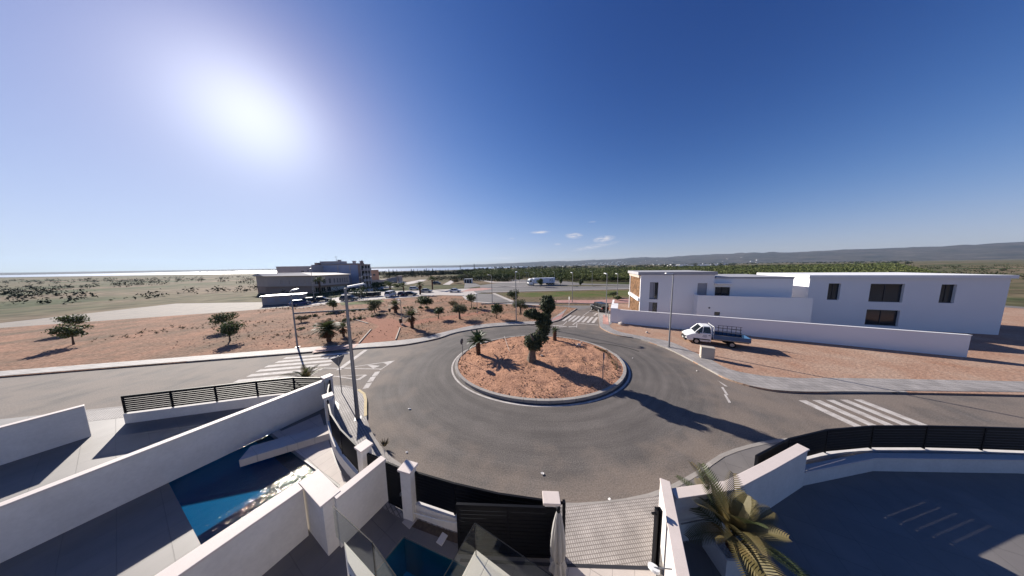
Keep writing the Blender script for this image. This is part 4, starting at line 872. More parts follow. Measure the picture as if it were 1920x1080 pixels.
def at(px, Y): u = (px - 960) / F; return Vector((u * Y * .997 + (0), Y))
def block(name, label, pxs, Y, ytop, m, depth=14, skew=0.0, wins=(), base=0.0, parts=()):
    a, b = at(pxs[0], Y), at(pxs[1], Y + skew); t = thing(name, label, 'building', (0, 0, 0)); zt = up((pxs[0] + pxs[1]) / 2, ytop, Y + skew / 2)[0]
    d = (b - a).normalized(); n = Vector((-d.y, d.x))
    facade(t, a, b, base, zt, [(w[0], w[1], up(pxs[0], w[3], Y)[0], up(pxs[0], w[2], Y)[0]) for w in wins], M_[m])
    MB().prism([tuple(a + n * .31), tuple(b + n * .31), tuple(b + n * depth), tuple(a + n * depth)], base, zt - .02).build('body', M_[m], t)
    MB().prism([tuple(a - n * .1 - d * .1), tuple(b - n * .1 + d * .1), tuple(b + n * depth + d * .1), tuple(a + n * depth - d * .1)], zt - .015, zt + .3).build('roof', M_['bld_br' if m != 'bld_b' else 'bld_b'], t)
    return t, a, b, d, n, zt
t, a, b, d, n, zt = block('beige_block', 'small beige block with two little windows, left of the tall grey block', (520, 587), 98, 500.5, 'bld_b', wins=((.68, .755, 508, 511.5), (.85, .89, 507, 510)))
t, a, b, d, n, zt = block('apartment_block', 'long grey apartment block with stepped roof behind the shop building', (586, 676), 104, 497.0, 'bld_blue', depth=7, skew=-2)
zp = up(620, 489.6, 104)[0]
MB().prism([tuple(a.lerp(b, .10) + n * 2), tuple(a.lerp(b, .50) + n * 2), tuple(a.lerp(b, .50) + n * 6.8), tuple(a.lerp(b, .10) + n * 6.8)], zt + .3, zp).build('penthouse', M_['bld_b'], t)
MB().prism([tuple(a.lerp(b, .50) + n * 1.6), tuple(a.lerp(b, .86) + n * 1.6), tuple(a.lerp(b, .86) + n * 6.7), tuple(a.lerp(b, .50) + n * 6.7)], zt + .3, up(650, 493.6, 104)[0]).build('attic', M_['bld_b'], t)
MB().strip([tuple(a.lerp(b, .07)), tuple(a.lerp(b, .12))], [tuple(a.lerp(b, .07) + n * 6), tuple(a.lerp(b, .12) + n * 6)], zt + .3, up(600, 492.5, 104)[0]).build('parapet', M_['bld_br'], t)
for fx, yy in ((.50, 487.7), (.81, 490.2), (.96, 490.5)):
    q = a.lerp(b, fx) + n * 2.5; zc = up(650, yy, 104)[0]; MB().box((q.x, q.y, (zt + zc) / 2), (1.0, 1.0, zc - zt)).box((q.x, q.y, zc + .12), (1.4, 1.4, .24)).build('chimney', M_['bld_b'], t)
q = a.lerp(b, .34) + n * 5; MB().tube([(q.x, q.y, zp - .2), (q.x, q.y, zp + 2.6)], .06, 5).tube([(q.x - .8, q.y, zp + 2.2), (q.x + .8, q.y, zp + 2.2)], .04, 4).build('antenna', M_['darkmetal'], t)
q0_, q1_ = a.lerp(b, .02), a.lerp(b, .98)
for fx in (.22, .55, .8): q = a.lerp(b, fx) - n * .06; MB().box((q.x, q.y, zt / 2), (.5, .12, zt - .4), math.atan2(d.y, d.x)).build('pilaster', M_['bld_b'], t)
t, a, b, d, n, zt = block('balcony_block', 'brown apartment block with rows of balconies beside the grey block', (677, 695), 101, 496.5, 'bld_br', depth=1.5, skew=5)
for r_ in range(4):
    zf = .6 + r_ * (zt - .8) / 4
    for f0, f1 in ((.08, .36), (.42, .68), (.74, .96)):
        q = a.lerp(b, (f0 + f1) / 2) - n * .5; w = (b - a).length * (f1 - f0); rz_ = math.atan2(d.y, d.x)
        bo = MB().box((q.x, q.y, zf + .1), (w, 1.0, .2), rz_).box((q.x - n.x * .46, q.y - n.y * .46, zf + .7), (w, .08, .95), rz_).build('balcony', M_['bld_b'], t)
        q = a.lerp(b, (f0 + f1) / 2) - n * .03; MB().box((q.x, q.y, zf + 1.4), (w * .8, .04, 2.1), rz_).build('balcony_door', M_['winglass'], t)
for fx in (.04, .39, .71, .98): q = a.lerp(b, fx) - n * .1; MB().box((q.x, q.y, zt / 2), (.35, .2, zt - .3), math.atan2(d.y, d.x)).build('pilaster', M_['bld_b'], t)
q = a.lerp(b, .55) + n * 2; MB().lathe([(.9, 0), (.7, .6), (.45, 1.4), (.1, 2.0)], 8, (q.x, q.y, zt + .3)).build('chimney', M_['bld_br'], t)
t, a, b, d, n, zt = block('terracotta_house', 'small terracotta coloured house beside the brown balcony block', (695, 710.5), 112, 507.0, 'bld_or', depth=2.5, skew=4, wins=((.30, .58, 513.5, 517.5),))
q = a.lerp(b, .6) - n * 1.5; MB().box((q.x, q.y, 1.6), (9, 3, 3.2), math.atan2(d.y, d.x)).build('annexe', M_['bld_a'], t)
wa, wb, wc = Vector(g(714, 533.2)), Vector(g(745, 528.3)), Vector(g(752, 527.2))
wt = thing('block_wall', 'long grey retaining wall beside the road to the trees', 'wall', (0, 0, 0))
za, zb_ = up(718, 525, wa.y)[0], up(745, 518.5, wb.y)[0]
MB().add([(*wa, 0), (*wb, 0), (*wb, zb_), (*wa, za), (wa.x - .4, wa.y + .4, 0), (wb.x - .4, wb.y + .4, 0), (wb.x - .4, wb.y + .4, zb_), (wa.x - .4, wa.y + .4, za)], [(0, 1, 2, 3), (5, 4, 7, 6), (3, 2, 6, 7), (1, 5, 6, 2), (4, 0, 3, 7)]).build('wall', M_['wall_far'], wt)
MB().box(((wb.x + wc.x) / 2 + .4, (wb.y + wc.y) / 2 + .4, zb_ / 2 + .2), ((wc - wb).length, 1.0, zb_ + .4), math.atan2(wc.y - wb.y, wc.x - wb.x)).build('end_block', M_['bld_a'], wt)
ka = g(575, 567); kt = thing('street_kiosk', 'low grey kiosk with a flat white roof beside the parked cars', 'kiosk', (ka[0] - 1.2, ka[1] + 1, .02), R(28))
MB().box((-4.2, 0, 1.15), (8, 3.4, 2.3)).build('wall', M_['wall_far'], kt); MB().box((-4.2, 0, 2.42), (8.6, 4.0, .18)).build('roof', M_['white_paint'], kt)
for k in range(3): MB().box((-6.5 + k * 2.4, -1.72, 1.25), (1.4, .06, 1.3)).build('hatch', M_['shutter'], kt)
ta = g(878.5, 530.5); tt = thing('substation_kiosk', 'small white kiosk with three dark doors on the far empty plots', 'kiosk', (ta[0], ta[1], .05), R(-6))
mb = MB().box((0, 0, 2.35), (4.7, 2.4, .18)).box((0, .9, 1.13), (4.5, .5, 2.26))
for x in (-2.2, -.75, .75, 2.2): mb.box((x, -.3, 1.13), (.25, 1.8, 2.26))
mb.build('frame', M_['white_paint'], tt)
for x in (-1.47, 0, 1.47): MB().box((x, -.9, 1.05), (1.15, .1, 2.0)).build('door', M_['darkmetal'], tt)

# --- greenhouses far right
for i, (x0, x1, py, lab) in enumerate(((1262, 1345, 500.2, 'longest pale greenhouse, in front of the other greenhouses'), (1275, 1300, 494.6, 'short greenhouse at the left of the rear row'), (1306, 1331, 495.0, 'middle greenhouse of the rear row'), (1340, 1366, 496.2, 'greenhouse at the right of the rear row'), (1292, 1322, 497.4, 'low flat greenhouse between the two rows'))):
    Y = CAM_H * F / (py - (499 - .0157 * ((x0 + x1) / 2 - 960))) ; Y = min(Y, 900); a = at(x0, Y); b = at(x1, Y); t = thing('greenhouse', lab + ', before the hills', 'greenhouse', (a.x, a.y, 0), 0, 'white greenhouses before the hills')
    L_ = b.x - a.x; hh = 5.2; pr = [(0, 0), (0, hh * .62), (4, hh), (8, hh * .62), (8, 0)]; mb = MB()
    for k in range(3): o = len(mb.v); mb.add([(0, y + k * 8, z_) for y, z_ in pr] + [(L_, y + k * 8, z_) for y, z_ in pr], [(0, 1, 2, 3, 4), (9, 8, 7, 6, 5)] + [(j + 1, j, j + 5, j + 6) for j in range(4)])
    mb.build('plastic_cover', M_['greenhouse'], t)

# ================================================================== OUR OWN PLOT
# party walls
zc = 1.95
pw0 = Vector((-5.83, 6.3)); pwA = [tuple(pw0 - B * .125 - A * .14), tuple(pw0 - B * .125 + A * 1.5)]
wallseg('party_wall', 'white wall with pale stone top between our yard and the next pool', pwA, .13, zc - .014, .25, capw=.04)
bw0 = Vector((-6.05, 6.17)); wallseg('party_wall', 'thick white wall with wide pale stone top at the lower left', [tuple(bw0), tuple(bw0 - B * 1.7)], .13, zc, .44, capw=.06)
wallseg('party_wall', 'white wall with wide stone top leaving the frame at the lower left', [tuple(bw0 - B * 1.52 - A * .29), tuple(bw0 - B * 1.52 - A * 7)], .13, zc - .004, .44, capw=.05)
s0 = Vector((-12.9, 13.55)); wallseg('party_wall', 'grey shaded white wall on the far side of the neighbouring pool', [tuple(s0), tuple(s0 - A * 9)], .13, zc, .25, capw=.04)
pillar(s0 + A * .25, .42, .42, 2.0, 'far white pillar where the shaded wall meets the street fence', math.atan2(A.y, A.x))
s1 = Vector((-24.5, 11.3)); wallseg('party_wall', 'white plot wall farthest down the street on the left', [tuple(s1), tuple(s1 - A * 9)], .13, zc, .25, capw=.04)
def fence(name, label, pts, lowtop, z1, n, cuts, wall_m='white', group='black louvred garden fences', cap=False):
    t = thing(name, label, 'fence', (0, 0, 0), 0, group)
    cv = curve(pts, 6)
    if lowtop: MB().strip(offs(cv, .11), offs(cv, -.11), .13, lowtop).build('low_wall', M_[wall_m], t)
    P = resample(cv, cuts); P = P if (Vector(P[-1]) - Vector(cv[-1])).length < .3 else P + [tuple(cv[-1])]
    zb = (lowtop or .13) + .06
    for a, b in zip(P, P[1:]): louvre(a, b, zb, z1 - .05, n, t)
    for a, b in zip(P, P[1:]):
        a, b = Vector(a), Vector(b); d = b - a; shared('top_rail', SLAT, t, ((a.x + b.x) / 2, (a.y + b.y) / 2, z1 - .025), (0, 0, math.atan2(d.y, d.x)), (d.length + .02, .06, .05))
    for i, p in enumerate(P): 
        q = Vector(P[min(i + 1, len(P) - 1)]) - Vector(P[max(i - 1, 0)]); shared('post', POST, t, (p[0], p[1], (zb + z1) / 2 - .03), (0, 0, math.atan2(q.y, q.x)), (.07, .075, z1 - zb + .02))
    return t
fence('louvred_fence', 'curved black louvred fence beside the neighbouring pool', [(-10.85, 11.55), (-9.75, 10.45), (-8.35, 9.33), (-6.45, 8.1)], .68, 1.95, 9, 1.75)
fence('louvred_fence', 'short far stretch of black fence between two white pillars', [(-12.6, 13.75), (-11.9, 12.8), (-11.05, 11.8)], .68, 1.95, 9, 1.6)
fence('louvred_fence', 'little black fence panel between white pillar and party wall end', [(-6.1, 7.98), (-5.2, 7.66)], .5, 1.9, 9, 2.0)
fence('louvred_fence', 'long curved black louvred fence in front of our pool', [(-3.72, 7.12), (-2.9, 6.88), (-2.15, 6.68), (-1.3, 6.47), (-.45, 6.3), (.45, 6.16), (.92, 6.1)], .68, 1.93, 9, 1.62)
fence('louvred_fence', 'black fence along the street at the far left plots', [(-24.2, 12.3), (-20, 13.3), (-16.5, 14.1), (-14.3, 14.3), (-13.1, 14.0)], .75, 1.9, 8, 2.2)
fence('louvred_fence', 'black fence of the plots beyond the driveway on the right', [(9.6, 7.6), (12, 8.4), (16, 9.0), (22, 8.8), (28, 8.3)], .75, 1.9, 8, 2.4)
pillar((-10.9, 11.65), .4, .36, 1.95, 'small white pillar in the middle of the neighbouring fence', R(-42))
pillar((-6.27, 8.05), .40, .36, 1.98, 'white pillar at the near end of the curved fence, left of our party wall', R(-28))
pillar((-3.96, 7.08), .44, .32, 1.98, 'white pillar between the black garden gate and the long fence', R(-16))
pillar((1.14, 5.96), .42, .26, 1.98, 'white pillar beside the folded parasol at the driveway', R(-3))
gt = thing('garden_gate', 'narrow black louvred gate between party wall and white pillar', 'gate', (0, 0, 0))
ga, gb = Vector((-5.02, 7.5)), Vector((-4.22, 7.2)); louvre(ga, gb, .25, 1.92, 13, gt); rzg = math.atan2(gb.y - ga.y, gb.x - ga.x)
for p in (ga, gb): shared('frame', POST, gt, (p.x, p.y, 1.07), (0, 0, rzg), (.06, .06, 1.78))
for zz in (.21, 1.95): shared('rail', POST, gt, ((ga.x + gb.x) / 2, (ga.y + gb.y) / 2, zz), (0, 0, rzg), ((gb - ga).length - .062, .055, .05))
MB().box((gb.x - .1, gb.y - .06, 1.0), (.03, .10, .12), rzg).build('handle', M_['galv'], gt)
sg = thing('sliding_gate', 'black sliding vehicle gate drawn open inside the fence', 'gate', (0, 0, 0))
ga, gb = Vector((-1.85, 5.97)), Vector((1.36, 5.82)); rzg = math.atan2(gb.y - ga.y, gb.x - ga.x); mid = (ga + gb) / 2
louvre(ga, mid, .30, 1.93, 12, sg, gap=.26); louvre(mid, gb, .30, 1.93, 12, sg, gap=.26)
for p in (ga, mid, gb): shared('frame', POST, sg, (p.x, p.y, 1.1), (0, 0, rzg), (.07, .06, 1.76))
for zz, hh in ((.24, .1), (1.97, .07)): shared('rail', POST, sg, (mid.x, mid.y, zz), (0, 0, rzg), ((gb - ga).length + .07, .07, hh))
gp = thing('gate_post', 'slim black gate guide post beside the folded parasol', 'post', (1.52, 5.86, .13)); MB().box((0, 0, 1.02), (.08, .1, 2.04)).build('post', M_['black'], gp); MB().box((-.1, 0, 1.98), (.22, .05, .06)).build('roller_arm', M_['black'], gp)
gq = thing('gate_post', 'black gate receiver post fixed to the right hand white wall', 'post', (4.33, 5.64, .13)); MB().box((-.06, 0, 1.0), (.045, .12, 2.0)).box((.06, 0, 1.0), (.045, .12, 2.0)).box((0, .05, 1.0), (.08, .02, 1.98)).build('channel', M_['black'], gq); MB().box((-.13, 0, 1.85), (.14, .05, .05)).build('catch', M_['black'], gq)

# right wall, cross wall, planter
wr0 = Vector((5.15, 6.72)); rwp = [tuple(wr0 + B * .13), tuple(wr0 + B * .13 - A * 5.4)]
wallseg('driveway_wall', 'long white wall with pale stone top right of the driveway', rwp, .13, 1.9, .26, capw=.02)
wallseg('cross_wall', 'white wall with pale stone top joining the driveway wall behind the palm', [(5.26, 6.27), (7.4, 6.5), (9.6, 7.2), (12, 8.0)], .13, 1.82, .22, capw=.05)
wallseg('street_wall', 'low white street wall at the far right plots', [(12.05, 8.02), (16, 8.6), (22, 8.4), (28, 7.9)], .13, .75, .2, capw=.04)
pipe = tag(MB().tube([(5.45, 6.10, .95), (6.2, 6.17, 1.0), (7.0, 6.24, 1.02)], .018, 6).build('wall_pipe', M_['galv']), 'thin grey pipe running along the shaded cross wall', 'pipe')
pl = thing('planter_box', 'square white planter box filled with white pebbles at lower right', 'planter', (6.56, 5.68, .13), R(-1))
mb = MB(); w, h = .76, .68
for c, s in (((0, -w / 2 + .03, h / 2), (w, .06, h)), ((0, w / 2 - .03, h / 2), (w, .06, h)), ((-w / 2 + .03, 0, h / 2), (.06, w - .122, h)), ((w / 2 - .03, 0, h / 2), (.06, w - .122, h))): mb.box(c, s)
mb.box((0, 0, .2), (w - .124, w - .124, .4)); mb.build('box', M_['white'], pl)
mb = MB()
for i in range(420): clump(mb, random.uniform(-.31, .31), random.uniform(-.31, .31), .60 + random.uniform(-.02, .02), random.uniform(.018, .036))
mb.box((0, 0, .5), (w - .13, w - .13, .18)); o = mb.build('pebbles', M_['pebble'], pl); o['kind'] = 'stuff'
def frond_palm(loc, label, n, L, th, leaf, seed, elevs, name='potted_palm', group=None, tr=.11):
    rd = random.Random(seed); t = thing(name, label, 'palm', loc, 0, group); prof = [(tr * 1.25, -.12)]
    for i in range(11): prof += [(tr * (1.2 if i % 2 else .92), th * i / 10)]
    prof.append((tr * .3, th + .12)); MB().lathe(prof, 12).build('trunk', M_['trunk_p'], t)
    meshes = []
    for k in range(4):
        v, f = frond_geo(L * (0.85 + .1 * k), .10 * L, L * (.28 + .07 * k), 32, L * .25, L * .026, vee=.30)
        me = bpy.data.meshes.new('frond'); me.from_pydata(v.tolist(), [], f); me.materials.append(M_[leaf[k % len(leaf)]]); me.update(); meshes.append(me)
    for k in range(n):
        az = k * 2.399 + rd.uniform(-.25, .25); e = elevs[0] + (elevs[1] - elevs[0]) * (k + .5) / n + rd.uniform(-.12, .12)
        shared('frond', meshes[k % 4], t, (0, 0, th), (rd.uniform(-.5, .5), -e, az), (rd.uniform(.85, 1.12),) * 3)
    return t
frond_palm((6.62, 5.62, .75), 'yellowish green palm leaning out of the white planter box', 24, 1.75, .42, ['frond_y', 'frond_y', 'frond'], 11, (R(82), R(8)), 'potted_palm')
wl2 = thing('wall_lamp', 'round white lamp on an arm from the driveway wall', 'lamp', (3.52, 4.62, 1.75)); MB().disc((0, 0, 0), .13, (.2, .35, .9), .05).build('lamp_head', M_['lamp'], wl2); MB().tube([(0, 0, .02), (.42, -.06, .06)], .014, 6).build('arm', M_['galv'], wl2)

# parasol
um = thing('parasol', 'folded pale grey canvas parasol tied at the waist', 'parasol', (1.2, 5.22, .14)); rd = random.Random(3)
MB().tube([(0, 0, 0), (0, 0, 2.55)], .024, 10).build('pole', M_['darkmetal'], um); MB().lathe([(.05, 2.50), (.06, 2.54), (.055, 2.6), (.02, 2.64)], 12).build('finial', M_['black'], um)
MB().lathe([(.28, 0), (.28, .05), (.06, .08), (.05, .25)], 20).build('base', M_['darkmetal'], um)
prof = [(2.52, .05), (2.3, .085), (2.0, .13), (1.6, .175), (1.3, .19), (1.05, .155), (.98, .125), (.92, .15), (.75, .20), (.62, .21)]; n = 48; vs_ = []; fs = []
for (z_, r_) in prof:
    for k in range(n):
        t_ = 2 * math.pi * k / n; rr = r_ * (1 + .26 * math.sin(8 * t_ + z_ * .6 + .5 * math.sin(t_ * 3 + z_)) + .10 * math.sin(17 * t_ + z_ * 3)) if r_ > .06 else r_
        vs_.append((rr * math.cos(t_), rr * math.sin(t_), z_ + (.03 * math.sin(8 * t_) if z_ < .7 else 0)))
for i in range(len(prof) - 1):
    for k in range(n): fs.append((i * n + k, (i + 1) * n + k, (i + 1) * n + (k + 1) % n, i * n + (k + 1) % n))
mb = MB(); mb.add(vs_, fs); mb.smooth = True; mb.build('canopy', M_['umb'], um)
MB().lathe([(.15, .955), (.16, .98), (.15, 1.005)], 24).build('strap', M_['umb'], um)

# house front and terrace below us
S = Vector((-3.74, 3.99)); Rc = Vector((-.83, 3.78)); dI = Rc - S; I_ = S + B * dI.dot(B); E_ = Rc + B * 4.4
house = thing('house', 'terraced house below the camera with cream edged balcony', 'house', (0, 0, 0))
Sd = Vector((.72, -.70)); S2 = S + Sd * 1.7
outer = [S, I_, Rc, E_, E_ - A * 7, S2 - A * 6]; outer.append(S2)
MB().prism([tuple(p) for p in outer], .13, 3.3).build('wall', M_['white'], house)
inner = [S + Sd * .46, I_ - A * .30 + B * .30, Rc - A * .30 + B * .30, E_ - A * .30, E_ - A * 6.9, S2 - A * 5.9 + B * .02]
MB().prism([tuple(p) for p in inner], 3.302, 3.32).build('terrace_floor', M_['yard'], house)
for i in range(9):
    for j in range(7):
        q = Rc + B * (.33 + .45 * i) - A * (.33 + .45 * j)
        shared('tile', bpy.data.meshes.get('tile') or MB().box((0, 0, 0), (1, 1, 1)).mesh('tile', M_['terrace']), house, (q.x + B.x * .22 - A.x * .22, q.y + B.y * .22 - A.y * .22, 3.328), (0, 0, math.atan2(B.y, B.x)), (.44, .44, .02))
w = .26
def seg(a, b, z0, z1, th, side, mb): 
    mb.strip(offs([tuple(a), tuple(b)], 0), offs([tuple(a), tuple(b)], side * th), z0, z1); return mb
par = MB(); par.prism([tuple(p) for p in (S + B * .03 - A * .01, I_ + B * w, I_ + B * w - A * w, S + Sd * .40)], 3.3, 3.56); seg(I_ + B * .0 - A * .0, Rc - A * .0, 3.302, 3.558, w, -1, par); seg(Rc + B * .26, E_, 3.3, 3.56, w, -1, par); par.build('parapet', M_['white'], house)
cp_ = MB(); cp_.prism([tuple(p) for p in (S, I_ + A * .03 - B * .032, I_ - A * .29 - B * .032, S + Sd * .46)], 3.562, 3.62); seg(I_ - A * .30 - B * .03, Rc + A * .03 - B * .03, 3.562, 3.62, w + .06, -1, cp_); seg(Rc + A * .03 + B * .292, E_ + A * .03, 3.562, 3.62, w + .06, -1, cp_); cp_.build('coping', M_['marble'], house, .008)
def glasspane(a, b, z0, z1, nm='glass_pane'):
    a, b = Vector(a), Vector(b); d = b - a; o = MB().box(((a.x + b.x) / 2, (a.y + b.y) / 2, (z0 + z1) / 2), (d.length, .012, z1 - z0), math.atan2(d.y, d.x)).build(nm, M_['glass'], house)
    MB().box(((a.x + b.x) / 2, (a.y + b.y) / 2, z1 + .004), (d.length, .014, .006), math.atan2(d.y, d.x)).build('edge', M_['black'], o)
    for p, q in ((a, b),): MB().box((p.x, p.y, (z0 + z1) / 2), (.013, .014, z1 - z0), math.atan2(d.y, d.x)).build('joint', M_['black'], o)
zg0, zg1 = 3.625, 4.37
gl0 = Vector((-3.97, 4.07)); gl1 = Vector((-2.70, 3.45)); gl2 = I_ - A * .12 + B * .1
glasspane(gl1, gl0, zg0, zg1); glasspane(gl1 + (gl2 - gl1).normalized() * .02, gl2, zg0, zg1)
gr0 = Rc - A * .04 + B * .03
glasspane(gr0, gr0 - A * 1.1, zg0, zg1); glasspane(gr0, gr0 + B * 2.2, zg0, zg1); glasspane(gr0 + B * 2.22, gr0 + B * 4.2, zg0, zg1)

# our pool and yard bits
def pool_thing(label, poly, z, depth, wm, loc_label=None):
    t = thing('swimming_pool', label, 'pool', (0, 0, 0)); mb = MB(); n = len(poly)
    P = [tuple(p) for p in poly]; a = sum(P[i][0] * P[(i + 1) % n][1] - P[(i + 1) % n][0] * P[i][1] for i in range(n)); P = P if a > 0 else P[::-1]
    mb.add([(x, y, z + .05) for x, y in P] + [(x, y, z - depth) for x, y in P], [(i, (i + 1) % n, n + (i + 1) % n, n + i) for i in range(n)]); mb.prism(P, None, z - depth + .002); mb.build('basin', M_['basin'], t)
    MB().prism(P, None, z).build('water', M_[wm], t); return t
po = pool_thing('dark blue shaded swimming pool in our yard', pool_poly, .05, 1.35, 'pool')
q = Vector(g(746, 1047, -.9)); tag(MB().lathe([(.0, -.1), (.14, -.07), (.2, 0), (.14, .07), (.0, .1)], 16, (q.x, q.y, -.05)).build('pool_float', M_['blueball']), 'round dark blue float in our swimming pool', 'float')
q = p0 + pd0 * 2.0 + pd1 * 1.2; MB().box((q.x, q.y, -.55), (.9, .9, .5), math.atan2(B.y, B.x)).build('step', M_['yard_pale'], po)
pool_thing('glittering blue swimming pool of the neighbouring house', pool2_poly, .06, 1.3, 'pool_n')
q = Vector(g(829, 1011, .14)); tag(MB().box((q.x, q.y, .15), (.24, .30, .03), R(-25)).disc((q.x, q.y, .168), .03, (0, 0, 1), .01, 10).build('skimmer_lid', M_['white']), 'small white skimmer lid beside our pool', 'lid')
q = Vector(g(769, 976, .14)); tag(MB().box((q.x, q.y, .142), (.42, .36, .02), R(-28)).build('floor_hatch', M_['yard_pale']), 'pale grey floor hatch set in our dark yard', 'hatch')
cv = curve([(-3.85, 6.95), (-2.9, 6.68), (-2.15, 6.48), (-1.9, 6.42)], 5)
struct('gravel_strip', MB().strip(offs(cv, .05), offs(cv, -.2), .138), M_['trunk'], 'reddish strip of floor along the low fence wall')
tag(MB().tube([(*p, .42 + .02 * i) for i, p in enumerate(offs(cv, .0))], .016, 6).build('wall_pipe', M_['lamp']), 'thin white pipe along the low wall behind our pool', 'pipe')
for i, (f0, f1) in enumerate(((.62, .9), (1.15, 1.4))):
    q = I_ + A * .8 + B * (f0 + .2); 
q = Rc + B * .9 + A * .75; st = thing('garden_steps', 'pale stone steps seen through the balcony glass', 'steps', (q.x, q.y, .13), math.atan2(B.y, B.x))
for k in range(3): MB().box((.45 * k, 0, .45 - .15 * k), (.38, 1.5, .06)).build('tread', M_['yard_pale'], st); MB().box((.45 * k, 0, .21 - .07 * k), (.34, 1.4, .42 - .15 * k)).build('riser', M_['white'], st)

# neighbour's deck
dk = [g(632, 918, .14), g(640, 876, .14), g(622, 838, .14), g(606, 806, .14), g(580, 815, .14), g(540, 842, .14), (-13.2, 11.2), tuple(q0 + Vector((-9.0, 4.4))), tuple(q0 + Vector((-.05, .05)))]
struct('pool_deck', MB().prism([(-6.9, 7.55), (-7.6, 8.5), (-8.7, 9.3), (-9.7, 10.2), (-10.9, 11.3), (-12.6, 12.8), (-13.6, 11.4)] + [tuple(q0 + Vector((-9.3, 4.45))), tuple(q0 + Vector((.02, .08)))], None, .137), M_['deck'], 'warm beige deck between the neighbouring pool and fence')
hb = thing('deck_step', 'raised beige block with sunlit top at the neighbouring deck', 'step', (*g(575, 838, .14), .13), R(28)); MB().box((-.6, .5, .18), (3.6, .9, .36)).build('block', M_['deck'], hb)
frond_palm((*g(574, 722, .6), .1), 'small palm with reddish trunk behind the shaded white wall', 16, 1.25, .95, ['frond', 'frond_y'], 21, (R(85), R(5)), 'garden_palm', tr=.16)
tree(0, 0, 1.1, .8, 'yellow flowering shrub behind the shaded white wall', 'leaf_md', .2, 500, .07, 'garden_shrub', 4, None, loc=(-15.4, 13.6), cat='shrub', tr=.03)

# ================================================================== TREES AND PALMS
# --- pom-pom olive on the island
ob = Vector(g(998, 678, .35)); ol = thing('pompom_olive', 'tall olive with thick trunk clipped into leafy pompoms, on the island', 'tree', (ob.x, ob.y, .34)); OY = ob.y
def oc(px, py, rpx, rz=None, dy=0):
    rpx *= 1.14; rz = rz * 1.14 if rz else None; z_, x_ = up(px, py, OY + dy); r_ = rpx / F * OY * 1.0; return (x_ - ob.x, dy, z_ - .34, r_, r_, (rz or rpx) / F * OY)
mb = MB()
def P3(px, py, dy=0): z_, x_ = up(px, py, OY + dy); return (x_ - ob.x, dy, z_ - .34)
mb.tube([(0, 0, -.4), (-.05, 0, .15), P3(997, 660), P3(1000, 650), P3(1004, 638), P3(1011, 620)], [.66, .46, .31, .36, .25, .18], 14)
mb.tube([P3(1000, 652), P3(1007, 640, .3), P3(1013, 628, .3), P3(1018, 612), P3(1021, 596), P3(1024, 578), P3(1026, 566)], [.30, .26, .22, .18, .14, .10, .06], 9)
mb.tube([P3(1016, 610), P3(1010, 598), P3(998, 590)], [.12, .09, .05], 7); mb.tube([P3(1002, 645, -.2), P3(998, 634, -.4), P3(994, 625, -.3)], [.18, .12, .06], 7)
for i, p in enumerate(mb.v): 
    v_ = Vector(p); a_ = math.atan2(p[1], p[0]); d_ = .075 * noise.noise(v_ * 2.6) + .04 * noise.noise(v_ * 7) + .05 * math.sin(4 * a_ + p[2] * 2.4) * (p[2] < 1.6); mb.v[i] = (p[0] + d_, p[1] - d_, p[2])
mb.smooth = True; mb.build('trunk', M_['trunk_ol'], ol)
cl1 = [oc(1012, 632, 12, 11), oc(998, 640, 12, 11, .2), oc(1005, 650, 9, 6, -.3), oc(991, 641, 7, 9, -.3), oc(1003, 641, 10, 9, -.2), oc(997, 646, 6, 9, -.3), oc(1008, 634, 9, 8), oc(999, 633, 7, 6, .2), oc(1014, 630, 7, 8, .2), oc(994, 652, 4, 5, -.2), oc(1006, 648, 6, 5, -.4)]
cl2 = [oc(1020, 603, 11, 10), oc(1018, 615, 9, 9, .2), oc(1023, 594, 9, 7), oc(1013, 607, 7, 6, -.3), oc(1026, 609, 6, 7, .3), oc(1023, 622, 7, 6)]
cl3 = [oc(1027, 569, 11, 11), oc(1031, 574, 9, 8), oc(1022, 572, 8, 9), oc(1027, 583, 7, 6), oc(1029, 561, 7, 6)]
cl4 = [oc(996, 589, 8, 7), oc(1005, 592, 8, 7, .1), oc(989, 588, 6, 5), oc(1000, 585, 6, 5, -.2)]
for k, (c_, n_) in enumerate(((cl1, 8500), (cl2, 7600), (cl3, 6500), (cl4, 4200))):
    rj = random.Random(50 + k); c_ = c_ + [(c[0] + c[3] * math.cos(a_) * math.cos(e_), c[1] + c[4] * math.sin(a_) * math.cos(e_), c[2] + c[5] * math.sin(e_), c[3] * q_, c[4] * q_, c[5] * q_) for c in c_ for a_, e_, q_ in [(rj.uniform(0, 6.28), rj.uniform(-1, 1.3), rj.uniform(.18, .36)) for _ in range(9)]]; q, f = leafcloud(c_, int(n_ * .72), .098, 30 + k, loose=.34, reach=1.42); leafmesh('pompom', q, f, M_['leaf_pom'], ol)
# cycads on the island
def cycad(px, py, th, L, label, seed, nf):
    x, y = g(px, py, .3); zz = isl_h(x, y); t = thing('cycad', label, 'palm', (x, y, zz), 0, 'cycads on the island'); rd = random.Random(seed)
    prof = [(.30, -.15)] + [(.26 if i % 2 else .215, th * i / 9) for i in range(10)] + [(.12, th + .15)]; MB().lathe(prof, 12).build('trunk', M_['trunk_p'], t)
    me = []
    for k in range(3):
        v, f = frond_geo(L, .16 * L, L * (.26 + .12 * k), 24, L * .17, L * .04, vee=.40); m_ = bpy.data.meshes.new('frond'); m_.from_pydata(v.tolist(), [], f); m_.materials.append(M_['cycad']); me.append(m_)
    for k in range(nf): shared('frond', me[k % 3], t, (0, 0, th), (rd.uniform(-.2, .2), -(R(80) + (R(4) - R(80)) * (k + .5) / nf), k * 2.399 + rd.uniform(-.15, .15)), (rd.uniform(.85, 1.1),) * 3)
    return t
